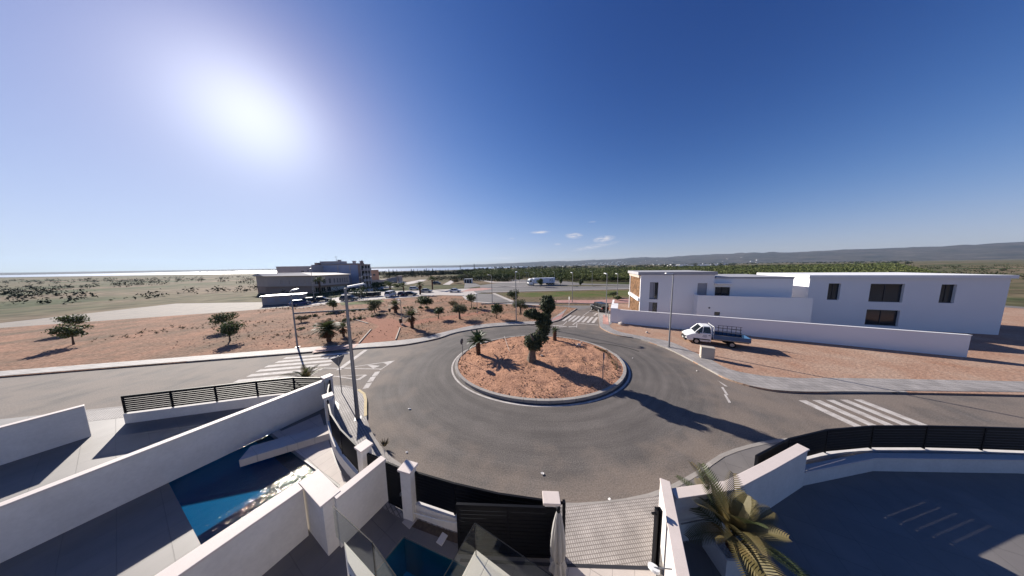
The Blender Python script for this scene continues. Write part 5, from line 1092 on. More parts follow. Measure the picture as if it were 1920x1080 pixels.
cycad(897, 664, 1.25, 1.45, 'large cycad palm at the left side of the island', 3, 44)
cycad(1040, 637.5, 1.1, .85, 'small cycad palm behind the pompom olive', 8, 22)

# --- park
palm(617, 640, 1.55, 1.7, 'largest park palm, with brown skirt, at the left park edge', 40, True, seed=2, tr=.24, nl=18)
palm(631, 632, 1.2, 1.2, 'smaller palm half hidden right of the largest park palm', 22, True, seed=12, tr=.15, loc=(-23.6, 28.6))
palm(773, 615, 1.9, 1.5, 'park palm with wide skirt of brown dead fronds by the gravel path', 26, True, seed=4, tr=.24, elev=(R(78), R(15)))
palm(742, 586.5, 1.7, 1.5, 'park palm with brown skirt in the middle of the dirt', 28, True, seed=5, tr=.3, elev=(R(78), R(0)))
tree(625, 583, 2.7, 1.15, 'small round leafed tree near the left street kerb', 'leaf_md', 1.0, 1000, .14, seed=2)
tree(703, 587.5, 3.0, 1.25, 'loose grey green tree left of the middle palm', 'leaf_ol', .9, 1100, .13, seed=3)
tree(710, 580, 2.4, .9, 'slim tree close behind the loose grey green tree', 'leaf_ol', .9, 700, .12, seed=33)
tree(790, 578, 3.3, 1.35, 'left one of the two dark round trees by the street', 'leaf_dk', 1.2, 1300, .14, seed=4, group='two round trees by the street')
tree(801, 580, 3.1, 1.35, 'right one of the two dark round trees by the street', 'leaf_dk', 1.2, 1300, .14, seed=5, group='two round trees by the street')
tree(822, 597.5, 2.35, .95, 'low dark round tree left of the wide olive', 'leaf_dk', .9, 1000, .12, seed=6)
tree(862, 598, 3.1, 1.45, 'wide headed olive with forked trunk on the park dirt', 'leaf_ol', 1.3, 2600, .085, seed=7, bark='trunk_ol', tr=.16, rzr=.95)
tree(931, 597.5, 3.0, 1.05, 'dark orange tree with neat round crown near the lamp post', 'leaf_dk', 1.0, 1900, .11, seed=8)
tree(884, 577.5, 3.6, .95, 'slender dark tree beside the side street corner', 'leaf_dk', 1.6, 1000, .12, seed=9)
tree(976, 588.5, 3.2, 1.5, 'wide olive just right of the tall lamp post', 'leaf_ol', 1.2, 2600, .09, seed=10, bark='trunk_ol', tr=.17, rzr=.95)
tree(964, 570, 3.8, 1.5, 'dark tree behind the tall lamp post', 'leaf_dk', .9, 1400, .14, seed=11)
tree(849, 575, 1.4, 1.2, 'dry low bush at the side street corner', 'straw', .3, 700, .14, 'park_bush', seed=13, cat='bush')
tree(565, 604, 1.2, .9, 'low bush at the left park edge', 'straw', .2, 500, .12, 'park_bush', seed=14, cat='bush')
for i, (x, y) in enumerate(((-38, 27.5), (-46, 33), (-58, 27), (-70, 33))):
    tree(0, 0, 3.1, 1.3, ['leafy park tree beyond the palms on the far left', 'round park tree deeper in the far left of the park', 'park tree by the left street pavement', 'last park tree at the far left end'][i], 'leaf_md', 1.1, 900, .14, seed=40 + i, loc=(x, y))
# --- street palms and small trees beyond
palm(732, 549, 2.6, 2.4, 'street palm with drooping crown near the white van', 20, False, seed=6, tr=.25, name='street_palm', group='palms along the parking street', nl=8, fat=2.0, z=.05)
palm(757, 546.5, 2.3, 2.0, 'street palm right behind the dark blue car', 18, False, seed=7, tr=.22, name='street_palm', group='palms along the parking street', nl=8, fat=2.0, z=.05)
palm(788, 552, 3.3, 1.9, 'street palm with thick trunk beside the silver car', 18, True, seed=8, tr=.3, name='street_palm', group='palms along the parking street', nl=8, fat=2.0, z=.05)
palm(811, 543, 4.2, 2.3, 'tallest street palm left of the white car', 18, False, seed=9, tr=.28, name='street_palm', group='palms along the parking street', nl=8, fat=2.0, z=.05)
palm(601, 552, 5.0, 2.4, 'tall palm in front of the beige shop building', 18, False, seed=10, tr=.28, name='street_palm', group='palms along the parking street', nl=8, fat=2.0, z=.05)
for i, (px, py, H, Rr, lf, lab) in enumerate(((675, 563, 4.6, 2.0, 'leaf_dk', 'dark tree beside the waste containers'), (722, 541, 3.6, 2.2, 'leaf_md', 'bushy tree below the terracotta house'), (705, 540, 3.0, 2.2, 'leaf_md', 'low tree in front of the terracotta house'), (745, 541, 2.6, 2.6, 'leaf_md', 'broad bush on the verge near the palms'),
        (1013, 538, 3.9, 1.5, 'leaf_md', 'small tree in front of the lorry'), (1024, 531, 3.6, 1.2, 'leaf_dk', 'dark slim tree behind the lorry'), (1051, 536, 4.0, .8, 'leaf_md', 'thin tree right of the lorry'), (1089, 536, 3.4, .8, 'leaf_dk', 'thin dark tree on the far verge'),
        (949, 524.5, 4.4, 3.2, 'leaf_dk', 'dense dark bush at the orchard edge'), (925, 523.5, 3.6, 2.4, 'leaf_dk', 'round dark bush left of the dense bush'), (862, 524, 3.8, 2.8, 'leaf_md', 'yellow green tree near the substation kiosk'), (853, 531, 2.6, 2.6, 'straw', 'brownish thicket left of the substation kiosk'), (974, 527, 3.0, 2.0, 'leaf_md', 'pale bush left of the lorry'), (893, 524, 3.2, 2.2, 'leaf_md', 'olive green bush right of the substation kiosk'),
        (1150, 558, 1.7, 1.2, 'leaf_dk', 'dark bush on the pink pavement verge'), (1158, 563.5, 1.3, .8, 'leaf_dk', 'small bush beside the stone clad villa end'))):
    tree(px, py, H, Rr, lab, lf, H * .25, 650, .30 if py < 545 else .14, 'roadside_tree', 60 + i, 'roadside trees and bushes', z=.04)
# cypresses before the lagoon
def cypress_mesh(seed):
    cl = [(0, 0, .8 + k * .75, 1.0 - .10 * k, 1.0 - .10 * k, .75) for k in range(9)]; return leafcloud(cl, 700, .36, seed)
CY = []
for k in range(3):
    q, f = cypress_mesh(k); me = bpy.data.meshes.new('crown'); me.from_pydata(q.tolist(), [], f.tolist()); me.materials.append(M_['leaf_far']); CY.append(me)
CT = MB().tube([(0, 0, -.2), (0, 0, 1.2)], .2, 6).mesh('trunk', M_['trunk'])
cyp = ((729, 504.8, 'cypress nearest the terracotta house'), (733, 507.5, 'small cypress second from the terracotta house'), (736.7, 505.3, 'slim cypress third from the terracotta house'), (744, 505.6, 'cypress standing free left of the dark clump'), (753, 507, 'low cypress at the left of the dark clump'), (771, 504, 'tall cypress in the middle of the lagoon shore'), (775.5, 504.6, 'cypress close right of the tall middle one'), (783, 505, 'cypress between two dark tree clumps'), (795.5, 504, 'left cypress of the close pair by the shore'), (799, 503, 'tallest cypress, right one of the close pair'), (803, 505.5, 'small cypress right of the tallest one'), (811, 503.2, 'tall cypress at the right of the row'), (835, 505, 'left cypress below the far headland'), (840, 504.2, 'right cypress below the far headland'), (877.5, 502.6, 'lone cypress between the two pylons'))
for i, (px, yt, lab) in enumerate(cyp):
    Y = 300 + 12 * math.sin(i * 2.1); z_, x_ = up(px, yt, Y); t = thing('cypress', lab, 'tree', (x_, Y, 0), i, 'cypresses along the lagoon shore'); s = z_ / 7.3
    shared('crown', CY[i % 3], t, sc=(s, s, s)); shared('trunk', CT, t, sc=(s, s, s))
# tree masses, orchards, far trees
def blobmass(name, label, clumps, n, size, m, seed, cat='trees'):
    q, f = leafcloud(clumps, n, size, seed); o = leafmesh(name, q, f, M_[m], None); o['kind'] = 'stuff'; o['label'] = label; o['category'] = cat; return o
rd = random.Random(9); cl = []
for px0, px1, yt, Y in ((708, 722, 507.5, 300), (722, 760, 510, 290), (738, 748, 508.5, 305), (752, 760, 507.8, 300), (762, 772, 507.5, 298), (772, 784, 507, 300), (787, 798, 506.5, 296), (800, 816, 506.5, 300), (816, 832, 506.0, 290), (826, 846, 507.3, 290), (848, 868, 506.0, 330), (866, 886, 504.0, 330), (770, 832, 511, 270), (842, 870, 509.5, 280)):
    for k in range(int((px1 - px0) * .9)):
        px = rd.uniform(px0, px1); z_, x_ = up(px, yt + rd.uniform(-.3, 1.8), Y); r_ = rd.uniform(1.6, 3.2); cl.append((x_, Y + rd.uniform(-8, 8), max(z_ - r_ * .9, .6), r_, r_, r_))
        cl.append((x_, Y + rd.uniform(-8, 8), 1.5, 2.5, 2.5, 1.8))
blobmass('shore_wood', 'dark pine wood along the lagoon shore', cl, 15000, .65, 'leaf_far', 5)
cl = []
for px, yt, Y, r_ in ((911, 502.8, 420, 5.5), (907, 505, 420, 3.5), (915, 505, 420, 4), (924, 504.6, 520, 4), (929, 504.4, 520, 4), (940, 505.6, 560, 4), (950, 505.3, 560, 4), (976, 503.5, 420, 3), (1050, 505, 200, 3.2), (1109, 499.5, 330, 4), (1160, 498, 330, 3.6), (1223, 496, 330, 3.6), (1262, 493.8, 420, 4), (1246, 494.5, 420, 3), (1304, 492.5, 560, 5), (1352, 492.3, 500, 5), (1337, 493.3, 500, 4), (1283, 496.8, 420, 4), (1040, 500.2, 420, 3.5)):
    z_, x_ = up(px, yt, Y); cl += [(x_, Y, z_ - r_, r_, r_, r_), (x_ + 1, Y, max(z_ - 2 * r_, 1), r_ * .8, r_ * .8, r_)]
blobmass('field_trees', 'scattered dark trees standing over the orchards', cl, 5000, .7, 'leaf_far', 6)
rd = random.Random(14); cl = []
for i in range(3200):
    if i < 1400: px = rd.uniform(640, 960); py = rd.uniform(515.5, 531); x_, y_ = g(px, py)
    else: px, py = 0, 0; y_ = rd.uniform(66, 320); x_ = rd.choice((-1, 1)) * rd.uniform(.62, 2.5) * y_
    if 776 < px < 808 and py > 522: continue
    if 690 < px < 775 and py > 524: continue
    if noise.noise((x_ * .02, y_ * .02, 2)) < -.05 or y_ > 330: continue
    r_ = rd.uniform(.6, 1.9); cl.append((x_, y_, r_ * .6, r_ * rd.uniform(1, 2.2), r_, r_))
blobmass('scrub_bushes', 'low dark scrub on the empty land before the lagoon', cl, 30000, .42, 'leaf_far', 16, 'bushes')
rd = random.Random(4); cl = []
for i in range(1500):
    Y = 500 * (10 ** rd.uniform(0, .86)); x_ = rd.uniform(-1.5, 1.9) * Y
    if x_ < -.12 * Y + 0 and Y > 480 and x_ > -2600 and Y < 4400 and x_ < (-120 if Y < 900 else 40): continue
    if noise.noise((x_ * .002, Y * .002, 0)) < -.1: continue
    r_ = rd.uniform(1.5, 3.6) * (1 + Y / 2500); cl.append((x_, Y, r_ * .5, r_ * rd.uniform(1, 2.6), r_, r_ * .8))
blobmass('far_trees', 'far trees speckling the plain below the hills', cl, 26000, 2.2, 'leaf_far', 7)
# low planted edging along the park paths
rd = random.Random(31); cl = []
for line_ in (((556, 619), (610, 608), (655, 601), (700, 594), (728, 589)), ((556, 597), (600, 592), (660, 584), (720, 580), (760, 578)), ((760, 578), (810, 577)), ((822, 588), (862, 583), (905, 577), (950, 573))):
    for a, b in zip(line_, line_[1:]):
        a, b = Vector(g(*a, .1)), Vector(g(*b, .1))
        for k in range(int((b - a).length * 2.2)):
            q = a.lerp(b, rd.random()); r_ = rd.uniform(.10, .34); cl.append((q.x + rd.uniform(-.35, .35), q.y + rd.uniform(-.35, .35), .1 + r_ * .6, r_ * 1.2, r_ * 1.2, r_))
blobmass('path_edge_plants', 'low dark plants lining the park paths', cl, 9000, .085, 'leaf_md', 33, 'plants')
# orchard: nearest trees are individuals, the rest one mass
OC = []
for k in range(4):
    q, f = leafcloud(ball_clumps(1.9, 1.55, 1.35, 9, 80 + k, .6), 900, .22, 90 + k); me = bpy.data.meshes.new('crown'); me.from_pydata(q.tolist(), [], f.tolist()); me.materials.append(M_['leaf_orch']); OC.append((me, q))
OT = MB().tube([(0, 0, -.1), (0, 0, .9)], .12, 6).mesh('trunk', M_['trunk'])
def orch(x, y): return x > -.04 * y + 24 - (y - 118) * .10 and not (y < 128 and x < 28) and x > -.28 * y + 40
rd = random.Random(2); near = []; rest = []
row = 0; y = 118.0
while y < 470:
    x = -150.0 + (row % 2) * 2
    step = 4.2 if y < 260 else 6.5
    while x < y * 1.75 + 30:
        jx, jy = x + rd.uniform(-.6, .6), y + rd.uniform(-.8, .8)
        if noise.noise((jx * .018, jy * .03, 3)) < -.44 or rd.random() < .04: x += step; continue
        if orch(jx, jy) or (jx > -.30 * jy + 20 and jy > 165): (near if (y < 124 and -20 < jx < 130) else rest).append((jx, jy))
        x += step
    y += 4.6 if y < 260 else 9.0; row += 1
for i, (x, y) in enumerate(near):
    t = thing('orchard_tree', 'dark green citrus tree in the front row of the orchard', 'tree', (x, y, 0), rd.uniform(0, 6), 'front row of the citrus orchard'); s = rd.uniform(.85, 1.2)
    shared('crown', OC[i % 4][0], t, sc=(s, s, s)); shared('trunk', OT, t)
qs = []
for i, (x, y) in enumerate(rest):
    q = OC[i % 4][1].reshape(-1, 4, 3); k = 110 if y < 200 else 46 if y < 330 else 22; s = rd.uniform(.95, 1.4); f_ = (900 / k) ** .5 * .66
    sel = q[RNG.choice(len(q), k, replace=False)]; c_ = sel.mean(1, keepdims=True); sel = (sel - c_) * f_ + c_
    a_ = rd.uniform(0, 6.28); ca, sa = math.cos(a_), math.sin(a_); r_ = sel @ np.array([[ca, sa, 0], [-sa, ca, 0], [0, 0, 1]]); sx_ = 1 if y < 260 else 1.5
    qs.append((r_ * np.array([s * sx_, s * sx_, s]) + np.array([x, y, 0])).reshape(-1, 3))
q = np.concatenate(qs); o = leafmesh('citrus_orchard', q, np.arange(len(q)).reshape(-1, 4), M_['leaf_orch'], None); o['kind'] = 'stuff'; o['label'] = 'wide citrus orchard stretching to the plain'; o['category'] = 'orchard'
# pale specks of the villages
mb = MB(); rd = random.Random(6)
for i in range(85):
    px = rd.choice((rd.gauss(1140, 18), rd.gauss(1145, 20), rd.gauss(1215, 14), rd.gauss(1085, 22), rd.uniform(1000, 1420))); az = math.atan((px - 960) / F); dist = rd.uniform(4500, 5600); t_ = (dist - 4450) / 3300
    h = ridge(az) * .62 * math.sin(min(1, t_ * 1.25) * math.pi / 2) ** 1.5; mb.box((math.sin(az) * dist, math.cos(az) * dist, h + 3), (rd.uniform(8, 30), 14, rd.uniform(5, 8)))
for i in range(22):
    Y = rd.uniform(900, 2600); px = rd.uniform(980, 1420); mb.box(((px - 960) / F * Y, Y, 3), (rd.uniform(8, 26), 9, rd.uniform(4, 7)))
stuff('far_village', mb, M_['villa'], 'white specks of villages at the foot of the hills', 'village')

# ================================================================== STREET FURNITURE AND VEHICLES
def lamp_at(px, py, yt, label, **k):
    x, y = g(px, py, .1); lamp(0, 0, up(px, yt, y)[0] - .12, label, loc=(x, y), **k)
lamp(671, 785, 8.25, 'tall lamp post on the near left pavement, its head against the park', R(35), .1, .95, R(10), .105)
lamp_at(968, 603, 511, 'lamp post in the middle of the park pavement', rz=R(80))
lamp_at(1254, 651, 514, 'lamp post on the curved pavement before the villa wall', rz=R(172), arm=.12, head=.75, tilt=R(4))
lamp_at(1136, 594, 514, 'lamp post at the villa wall corner', rz=R(95))
lamp_at(923, 568, 516, 'lamp post at the mouth of the side street', rz=R(200))
lamp_at(895, 587, 552, 'short lamp post between the two olives', rz=R(120), head=.4, rad=.06)
lamp_at(754, 608, 563, 'short park lamp with white head beside the bin', rz=R(160), head=.5, rad=.06)
lamp_at(1073, 567, 512, 'lamp post on the pink pavement behind the zebra crossing', rz=R(100))
lamp_at(1157, 560, 514, 'lamp post on the grass left of the villa', rz=R(100))
lamp_at(677, 560, 520, 'street lamp by the waste containers', rz=R(30))
lamp_at(695, 551, 519, 'street lamp in front of the balcony block', rz=R(60))
lamp_at(589, 560, 504, 'street lamp in front of the beige shop building', rz=R(140))
lamp_at(558, 651, 545, 'lamp post at the left end of the park pavement', rz=R(90))
for i, (px, py, yt) in enumerate(((974, 529, 512), (987, 529, 511), (991, 528, 511), (1003, 528, 511), (1017, 527, 511), (1040, 530, 510), (1110, 534, 509))):
    lamp_at(px, py, yt, ['thin far lamp post left of the lorry', 'far lamp post just left of the lorry cab', 'far lamp post behind the lorry cab', 'far lamp post behind the lorry trailer', 'far lamp post over the trailer middle', 'far lamp post at the lorry tail', 'far lamp post by the road right of the lorry'][i], rz=R(180), head=.9)
def sign(px, py, label, H, normal, kind, loc=None, group=None):
    x, y = loc or g(px, py, .3); z0 = .1 if loc else isl_h(x, y) - .05; n = Vector(normal).normalized(); rz = math.atan2(n.y, n.x)
    t = thing('road_sign', label, 'sign', (x, y, z0), rz, group); MB().tube([(0, 0, 0), (0, 0, H)], .03, 8).build('post', M_['galv'], t)
    if kind == 'disc':
        MB().disc((.045, 0, H - .28), .30, (1, 0, 0), .02, 24).build('back_plate', M_['sign_b'], t); p = MB().disc((.062, 0, H - .28), .285, (1, 0, 0), .01, 24).build('face', M_['sign_blue'], t)
        mb = MB()
        for k in range(3):
            a = 2 * math.pi * k / 3; pts = [(.07, .155 * math.cos(a + t_), H - .28 + .155 * math.sin(a + t_)) for t_ in (0, .35, .7, 1.05, 1.35)]; mb.tube(pts, .022, 5)
            e_ = a + 1.62; c_ = Vector((.07, .155 * math.cos(e_), H - .28 + .155 * math.sin(e_))); tn = Vector((0, -math.sin(e_), math.cos(e_))); rr = Vector((0, math.cos(e_), math.sin(e_)))
            mb.add([tuple(c_ - tn * .04 + rr * .06), tuple(c_ - tn * .04 - rr * .06), tuple(c_ + tn * .07)], [(0, 1, 2)])
        mb.build('arrows', M_['white_paint'], p)
    else:
        r_ = .52; tri = [(r_ * math.cos(R(a)), r_ * math.sin(R(a))) for a in (30, 150, 270)]
        for x_, s_, m, nm in ((.05, 1, 'sign_b', 'back_plate'), (.066, .97, 'sign_red', 'red_border'), (.074, .64, 'white_paint', 'face')):
            mb = MB(); mb.add([(x_ - .008, p[0] * s_, H - .35 + p[1] * s_) for p in tri] + [(x_ + .006, p[0] * s_, H - .35 + p[1] * s_) for p in tri], [(2, 1, 0), (3, 4, 5), (0, 1, 4, 3), (1, 2, 5, 4), (2, 0, 3, 5)]); mb.build(nm, M_[m], t)
    return t
sign(868, 675, 'thin round sign seen edge on at the left of the island', 2.35, (-.98, .22), 'disc')
sign(1130, 712, 'slim post with round blue sign at the right of the island', 2.3, (.93, -.40), 'disc')
# give-way sign seen from behind
yx, yy = g(641, 737, .13); sign(0, 0, 'grey back of a triangular give way sign on the near pavement', up(633, 667, yy)[0] - .1, (-.85, .52), 'tri', loc=(yx, yy))
sp = thing('sign_post', 'thin white post at the tip of the park pavement', 'post', (*g(1067, 577.5, .12), .12)); MB().tube([(0, 0, 0), (0, 0, 2.4)], .045, 8).build('post', M_['lamp'], sp); MB().box((0, 0, 2.2), (.04, .45, .6)).build('plate', M_['lamp'], sp)
sp = thing('sign_post', 'thin dark bar sign at the villa wall corner', 'post', (*g(1141, 604, .12), .12)); MB().tube([(0, 0, 0), (0, 0, 1.9)], .03, 8).build('post', M_['galv'], sp); MB().box((0, 0, 1.75), (.04, .4, .3)).build('plate', M_['sign_b'], sp)
bn = thing('litter_bin', 'dark litter bin beside the short park lamp', 'bin', (*g(751.5, 608.5, .1), .1)); MB().lathe([(.2, .3), (.24, .95), (.24, 1.0)], 14).build('bin', M_['bin'], bn); MB().tube([(0, 0, 0), (0, 0, .32)], .04, 6).build('post', M_['bin'], bn)
bn = thing('litter_bin', 'dark litter bin near the middle palm', 'bin', (*g(731, 587, .1), .1)); MB().lathe([(.2, .3), (.24, .95), (.24, 1.0)], 14).build('bin', M_['bin'], bn); MB().tube([(0, 0, 0), (0, 0, .32)], .04, 6).build('post', M_['bin'], bn)
# waste containers
for i, (px, py, w_, lab) in enumerate(((667, 557, 3.6, 'long low waste container left of the others'), (681, 557, 2.0, 'tall waste container with sloping side'), (695.5, 556, 2.6, 'black waste container in the middle of the row'), (708.5, 555, 1.5, 'small waste container at the right end'))):
    t = thing('waste_container', lab, 'container', (*g(px, py, .02), .02), R(8), 'waste containers on the street'); MB().box((0, 0, .75), (w_, 1.3, 1.2), 0, 1.08).build('bin', M_['container' if i != 2 else 'bin'], t)
    MB().box((0, 0, 1.42), (w_ * 1.1, 1.45, .16)).build('lid', M_['bin'], t)
    for s in (-1, 1): MB().disc((s * w_ * .35, -.5, .1), .1, (0, 1, 0), .08, 10).build('wheel', M_['tyre'], t)
# posts along the park edge path
for i, (pa, pb_, n_) in enumerate((((556, 588), (690, 580), 14), ((905, 570.5), (955, 568.5), 8))):
    a, b = Vector(g(*pa, .1)), Vector(g(*pb_, .1))
    for k in range(n_):
        q = a.lerp(b, k / (n_ - 1)); t = thing('kerb_block', 'short pale block in the row of blocks along the park edge path', 'block', (q.x, q.y, .1), math.atan2(b.y - a.y, b.x - a.x), 'pale blocks along the park edge'); shared('block', unit_kerb, t, (0, 0, .12), (0, 0, 0), (.9, .3, .26))
# wooden path edgings
for (p_, q_, lab) in (((673, 644), (696, 618), 'timber edging on the left of the gravel path'), ((742, 637), (750, 615), 'timber edging on the right of the gravel path'), ((660, 598), (690, 607), 'pale timber edging at the far end of the gravel path')):
    a, b = Vector(g(*p_, .11)), Vector(g(*q_, .11)); d = b - a; tag(MB().box(((a.x + b.x) / 2, (a.y + b.y) / 2, .16), (d.length, .12, .14), math.atan2(d.y, d.x)).build('path_edging', M_['box']), lab, 'edging')
# drip hose and stake on the island
tag(MB().tube([(*g(946, 641, .45), 1.15), (*g(951, 652, .4), .75), (*g(957, 662, .4), .38)], .03, 6).build('wooden_stake', M_['rock']), 'leaning pale wooden stake stuck in the island dirt', 'stake')
ring_ = [(ob.x + .95 * math.cos(a / 20 * 6.283) + .03 * math.sin(a * 3), ob.y + .85 * math.sin(a / 20 * 6.283), isl_h(ob.x + .95 * math.cos(a / 20 * 6.283), ob.y + .85 * math.sin(a / 20 * 6.283)) + .03) for a in range(21)]
# rocks and small things
def rock(px, py, s, label, z=.12, loc=None, m='rock', name='rock'):
    x, y = loc or g(px, py, z); bm_ = bmesh.new(); bmesh.ops.create_icosphere(bm_, subdivisions=2, radius=1)
    for v in bm_.verts: v.co *= 1 + .35 * noise.noise(v.co * 1.3 + Vector((px, py, 0))); v.co.z *= .75
    me = bpy.data.meshes.new(name); bm_.to_mesh(me); bm_.free(); me.materials.append(M_[m]); o = bpy.data.objects.new(name, me); C.objects.link(o); o.location = (x, y, z + s * .4); o.scale = (s, s * .8, s); return tag(o, label, 'rock')
rock(1165, 609, .42, 'pale boulder on the dirt below the white wall'); rock(1085, 648, .22, 'pale stone behind the olive on the island', .42)
rock(1090, 643, .13, 'smaller stone behind the pale island stone', .40); rock(1213, 624, .16, 'flat stone on the dirt below the white wall'); rock(1016, 668, .15, 'stone at the foot of the pompom olive', .42)
bx = thing('concrete_box', 'upright pale concrete service box beside the pavement', 'box', (*g(1325, 671, .12), .1), R(-30)); MB().box((0, 0, .55), (1.0, .55, 1.1)).build('body', M_['box'], bx, .02); MB().box((-.51, 0, .55), (.03, .4, .8)).build('panel', M_['rock'], bx); MB().box((0, 0, 1.13), (1.06, .6, .06)).build('lid', M_['box'], bx)
def litter(px, py, s, label, seed):
    x, y = g(px, py); rdl = random.Random(seed); mb = MB()
    for k in range(5):
        a = rdl.uniform(0, 6.28); c = Vector((rdl.uniform(-.5, .5), rdl.uniform(-.4, .4), .1)) * s; u_ = Vector((math.cos(a), math.sin(a), rdl.uniform(-.3, .5))) * s * .5; v_ = Vector((-math.sin(a), math.cos(a), rdl.uniform(-.2, .6))) * s * .4
        mb.add([c - u_ - v_, c + u_ - v_, c + u_ * .8 + v_, c - u_ + v_], [(0, 1, 2, 3)])
    o = mb.build('crumpled_paper', M_['paper']); o.location = (x, y, .03); tag(o, label, 'litter')
litter(1017, 890, .10, 'crumpled white paper on the asphalt near our driveway', 1); litter(768, 767, .10, 'white scrap on the asphalt left of the island', 2); litter(763, 849, .07, 'pale scrap beside the fence kerb', 3); litter(1186, 672, .08, 'white scrap on the asphalt right of the island', 4); litter(1307, 696, .07, 'pale scrap on the asphalt near the right kerb', 5); litter(1143, 938, .09, 'torn scrap lying at the driveway kerb', 6)
x, y = g(722, 840); mb = MB(); tuft(mb, 0, 0, .1, .34, 40); o = mb.build('dry_weed', M_['straw']); o.location = (x, y, .02); tag(o, 'dry brown weed growing at the kerb beside the fence', 'weed')
# pylons
for px, yt, lab in ((863, 497.5, 'left lattice pylon beyond the far plots'), (889, 494.5, 'right lattice pylon beyond the far plots')):
    Y = 330; z_, x_ = up(px, yt, Y); t = thing('power_pylon', lab, 'pylon', (x_, Y, 0), .3, 'pylons'); mb = MB(); H = z_
    for sx in (-1, 1):
        for sy in (-1, 1): mb.tube([(sx * 1.1, sy * 1.1, 0), (sx * .3, sy * .3, H)], .11, 4)
    for k in range(8):
        z0_, z1_ = H * k / 8, H * (k + 1) / 8; w0, w1_ = 1.1 - .8 * k / 8, 1.1 - .8 * (k + 1) / 8
        mb.tube([(-w0, -w0, z0_), (w1_, -w1_, z1_)], .07, 4); mb.tube([(w0, w0, z0_), (-w1_, w1_, z1_)], .07, 4)
    mb.build('lattice', M_['darkmetal'], t)
    MB().tube([(-1.6, 0, H * .8), (1.6, 0, H * .8)], .1, 4).tube([(-1.3, 0, H * .92), (1.3, 0, H * .92)], .1, 4).build('crossarm', M_['darkmetal'], t)

# --- cars
car(563, 572, R(70), 'blue', 'dark blue hatchback at the left end of the parked row', 'hatch')
car(584, 567, R(35), 'black', 'black car second in the row by the kiosk', 'hatch')
car(603, 565, R(25), 'black', 'black saloon at the right end of the row by the kiosk', 'sedan')
car(655, 563.5, R(8), 'grey', 'dark grey estate car in front of the waste containers', 'suv')
car(733, 556, R(95), 'white', 'white van seen from behind between the street palms', 'van')
car(754, 554.3, R(100), 'navy', 'dark blue car beside the black one under the palms', 'hatch')
car(769, 554, R(12), 'black', 'black saloon right of the dark blue car', 'sedan')
car(777, 543.5, R(20), 'white', 'white hatchback behind the street palms', 'hatch')
car(799, 548, R(2), 'silver', 'silver saloon right of the thick street palm', 'sedan')
car(753, 531.5, R(15), 'white', 'white car on the road leading to the trees', 'sedan')
car(853, 547.5, R(4), 'white', 'white car parked alone before the side street', 'sedan')
car(819, 533, R(4), 'grey', 'dark grey car on the far road under the trees', 'suv')
car(1123, 583, R(100), 'black', 'dark off road car with spare wheel turning out by the villa', 'jeep')

# --- articulated lorry
la, lb = Vector(g(990, 535.5)), Vector(g(1038.5, 533.5)); d = la - lb; LL = d.length
lo = thing('articulated_lorry', 'white articulated lorry with long lettered trailer on the far road', 'lorry', (lb.x, lb.y, .04), math.atan2(d.y, d.x))
MB().box((LL * .40, 0, 2.25), (LL * .80, 2.5, 2.5)).build('trailer', M_['trailer'], lo, .05)
MB().box((LL * .40, 0, .92), (LL * .78, 1.0, .16)).build('chassis', M_['plastic'], lo)
vs_ = [(LL * .835, 0, 0)]; pr = [(LL * .83, .45), (LL, .45), (LL, 1.5), (LL * .975, 2.75), (LL * .93, 3.3), (LL * .83, 3.35)]
mb = MB(); mb.add([(x, -1.22, z_) for x, z_ in pr] + [(x, 1.22, z_) for x, z_ in pr], [tuple(range(6)), tuple(range(6, 12))[::-1]] + [(i, i + 6, (i + 1) % 6 + 6, (i + 1) % 6) for i in range(6)]); mb.build('cab', M_['white_paint'], lo)
MB().box((LL * .992, 0, 2.1), (.06, 2.2, 1.0), 0, 1, R(-12)).build('windscreen', M_['carglass'], lo)
for s in (-1, 1): MB().box((LL * .925, s * 1.225, 2.15), (.95, .03, .75)).build('side_window', M_['carglass'], lo)
MB().box((LL + .02, 0, .75), (.14, 2.4, .55)).build('bumper', M_['plastic'], lo)
for sx in (.05, .15, .24, .84, .955):
    for s in (-1, 1): w_ = MB().disc((LL * sx, s * 1.05, .5), .5, (0, 1, 0), .32, 16).build('wheel', M_['tyre'], lo); MB().disc((LL * sx, s * 1.215, .5), .28, (0, 1, 0), .02, 12).build('rim', M_['rim'], w_)
tc_ = bpy.data.curves.new('lettering', 'FONT'); tc_.body = 'AS'; tc_.size = 1.9; tc_.extrude = .01; to_ = bpy.data.objects.new('lettering_curve', tc_); C.objects.link(to_); bpy.context.view_layer.update(); me = bpy.data.meshes.new_from_object(to_.evaluated_get(bpy.context.evaluated_depsgraph_get())); bpy.data.objects.remove(to_); me.materials.clear(); me.materials.append(M_['letter']); to = bpy.data.objects.new('lettering', me); C.objects.link(to); to.parent = lo
to.location = (LL * .02 + 2.9, 1.27, 1.65); to.rotation_euler = (R(90), 0, R(180))

# --- white flatbed van by the villa wall
fw, rw = Vector(g(1304.5, 643.5, .1)), Vector(g(1361, 651, .1)); hd = (fw - rw).normalized(); hd = Vector((-.885, .465)).normalized()
ft = thing('flatbed_van', 'white flatbed van with blue drop sides by the villa wall', 'van', (fw.x + hd.y * .75, fw.y - hd.x * .75 + .0, .1), math.atan2(hd.y, hd.x))
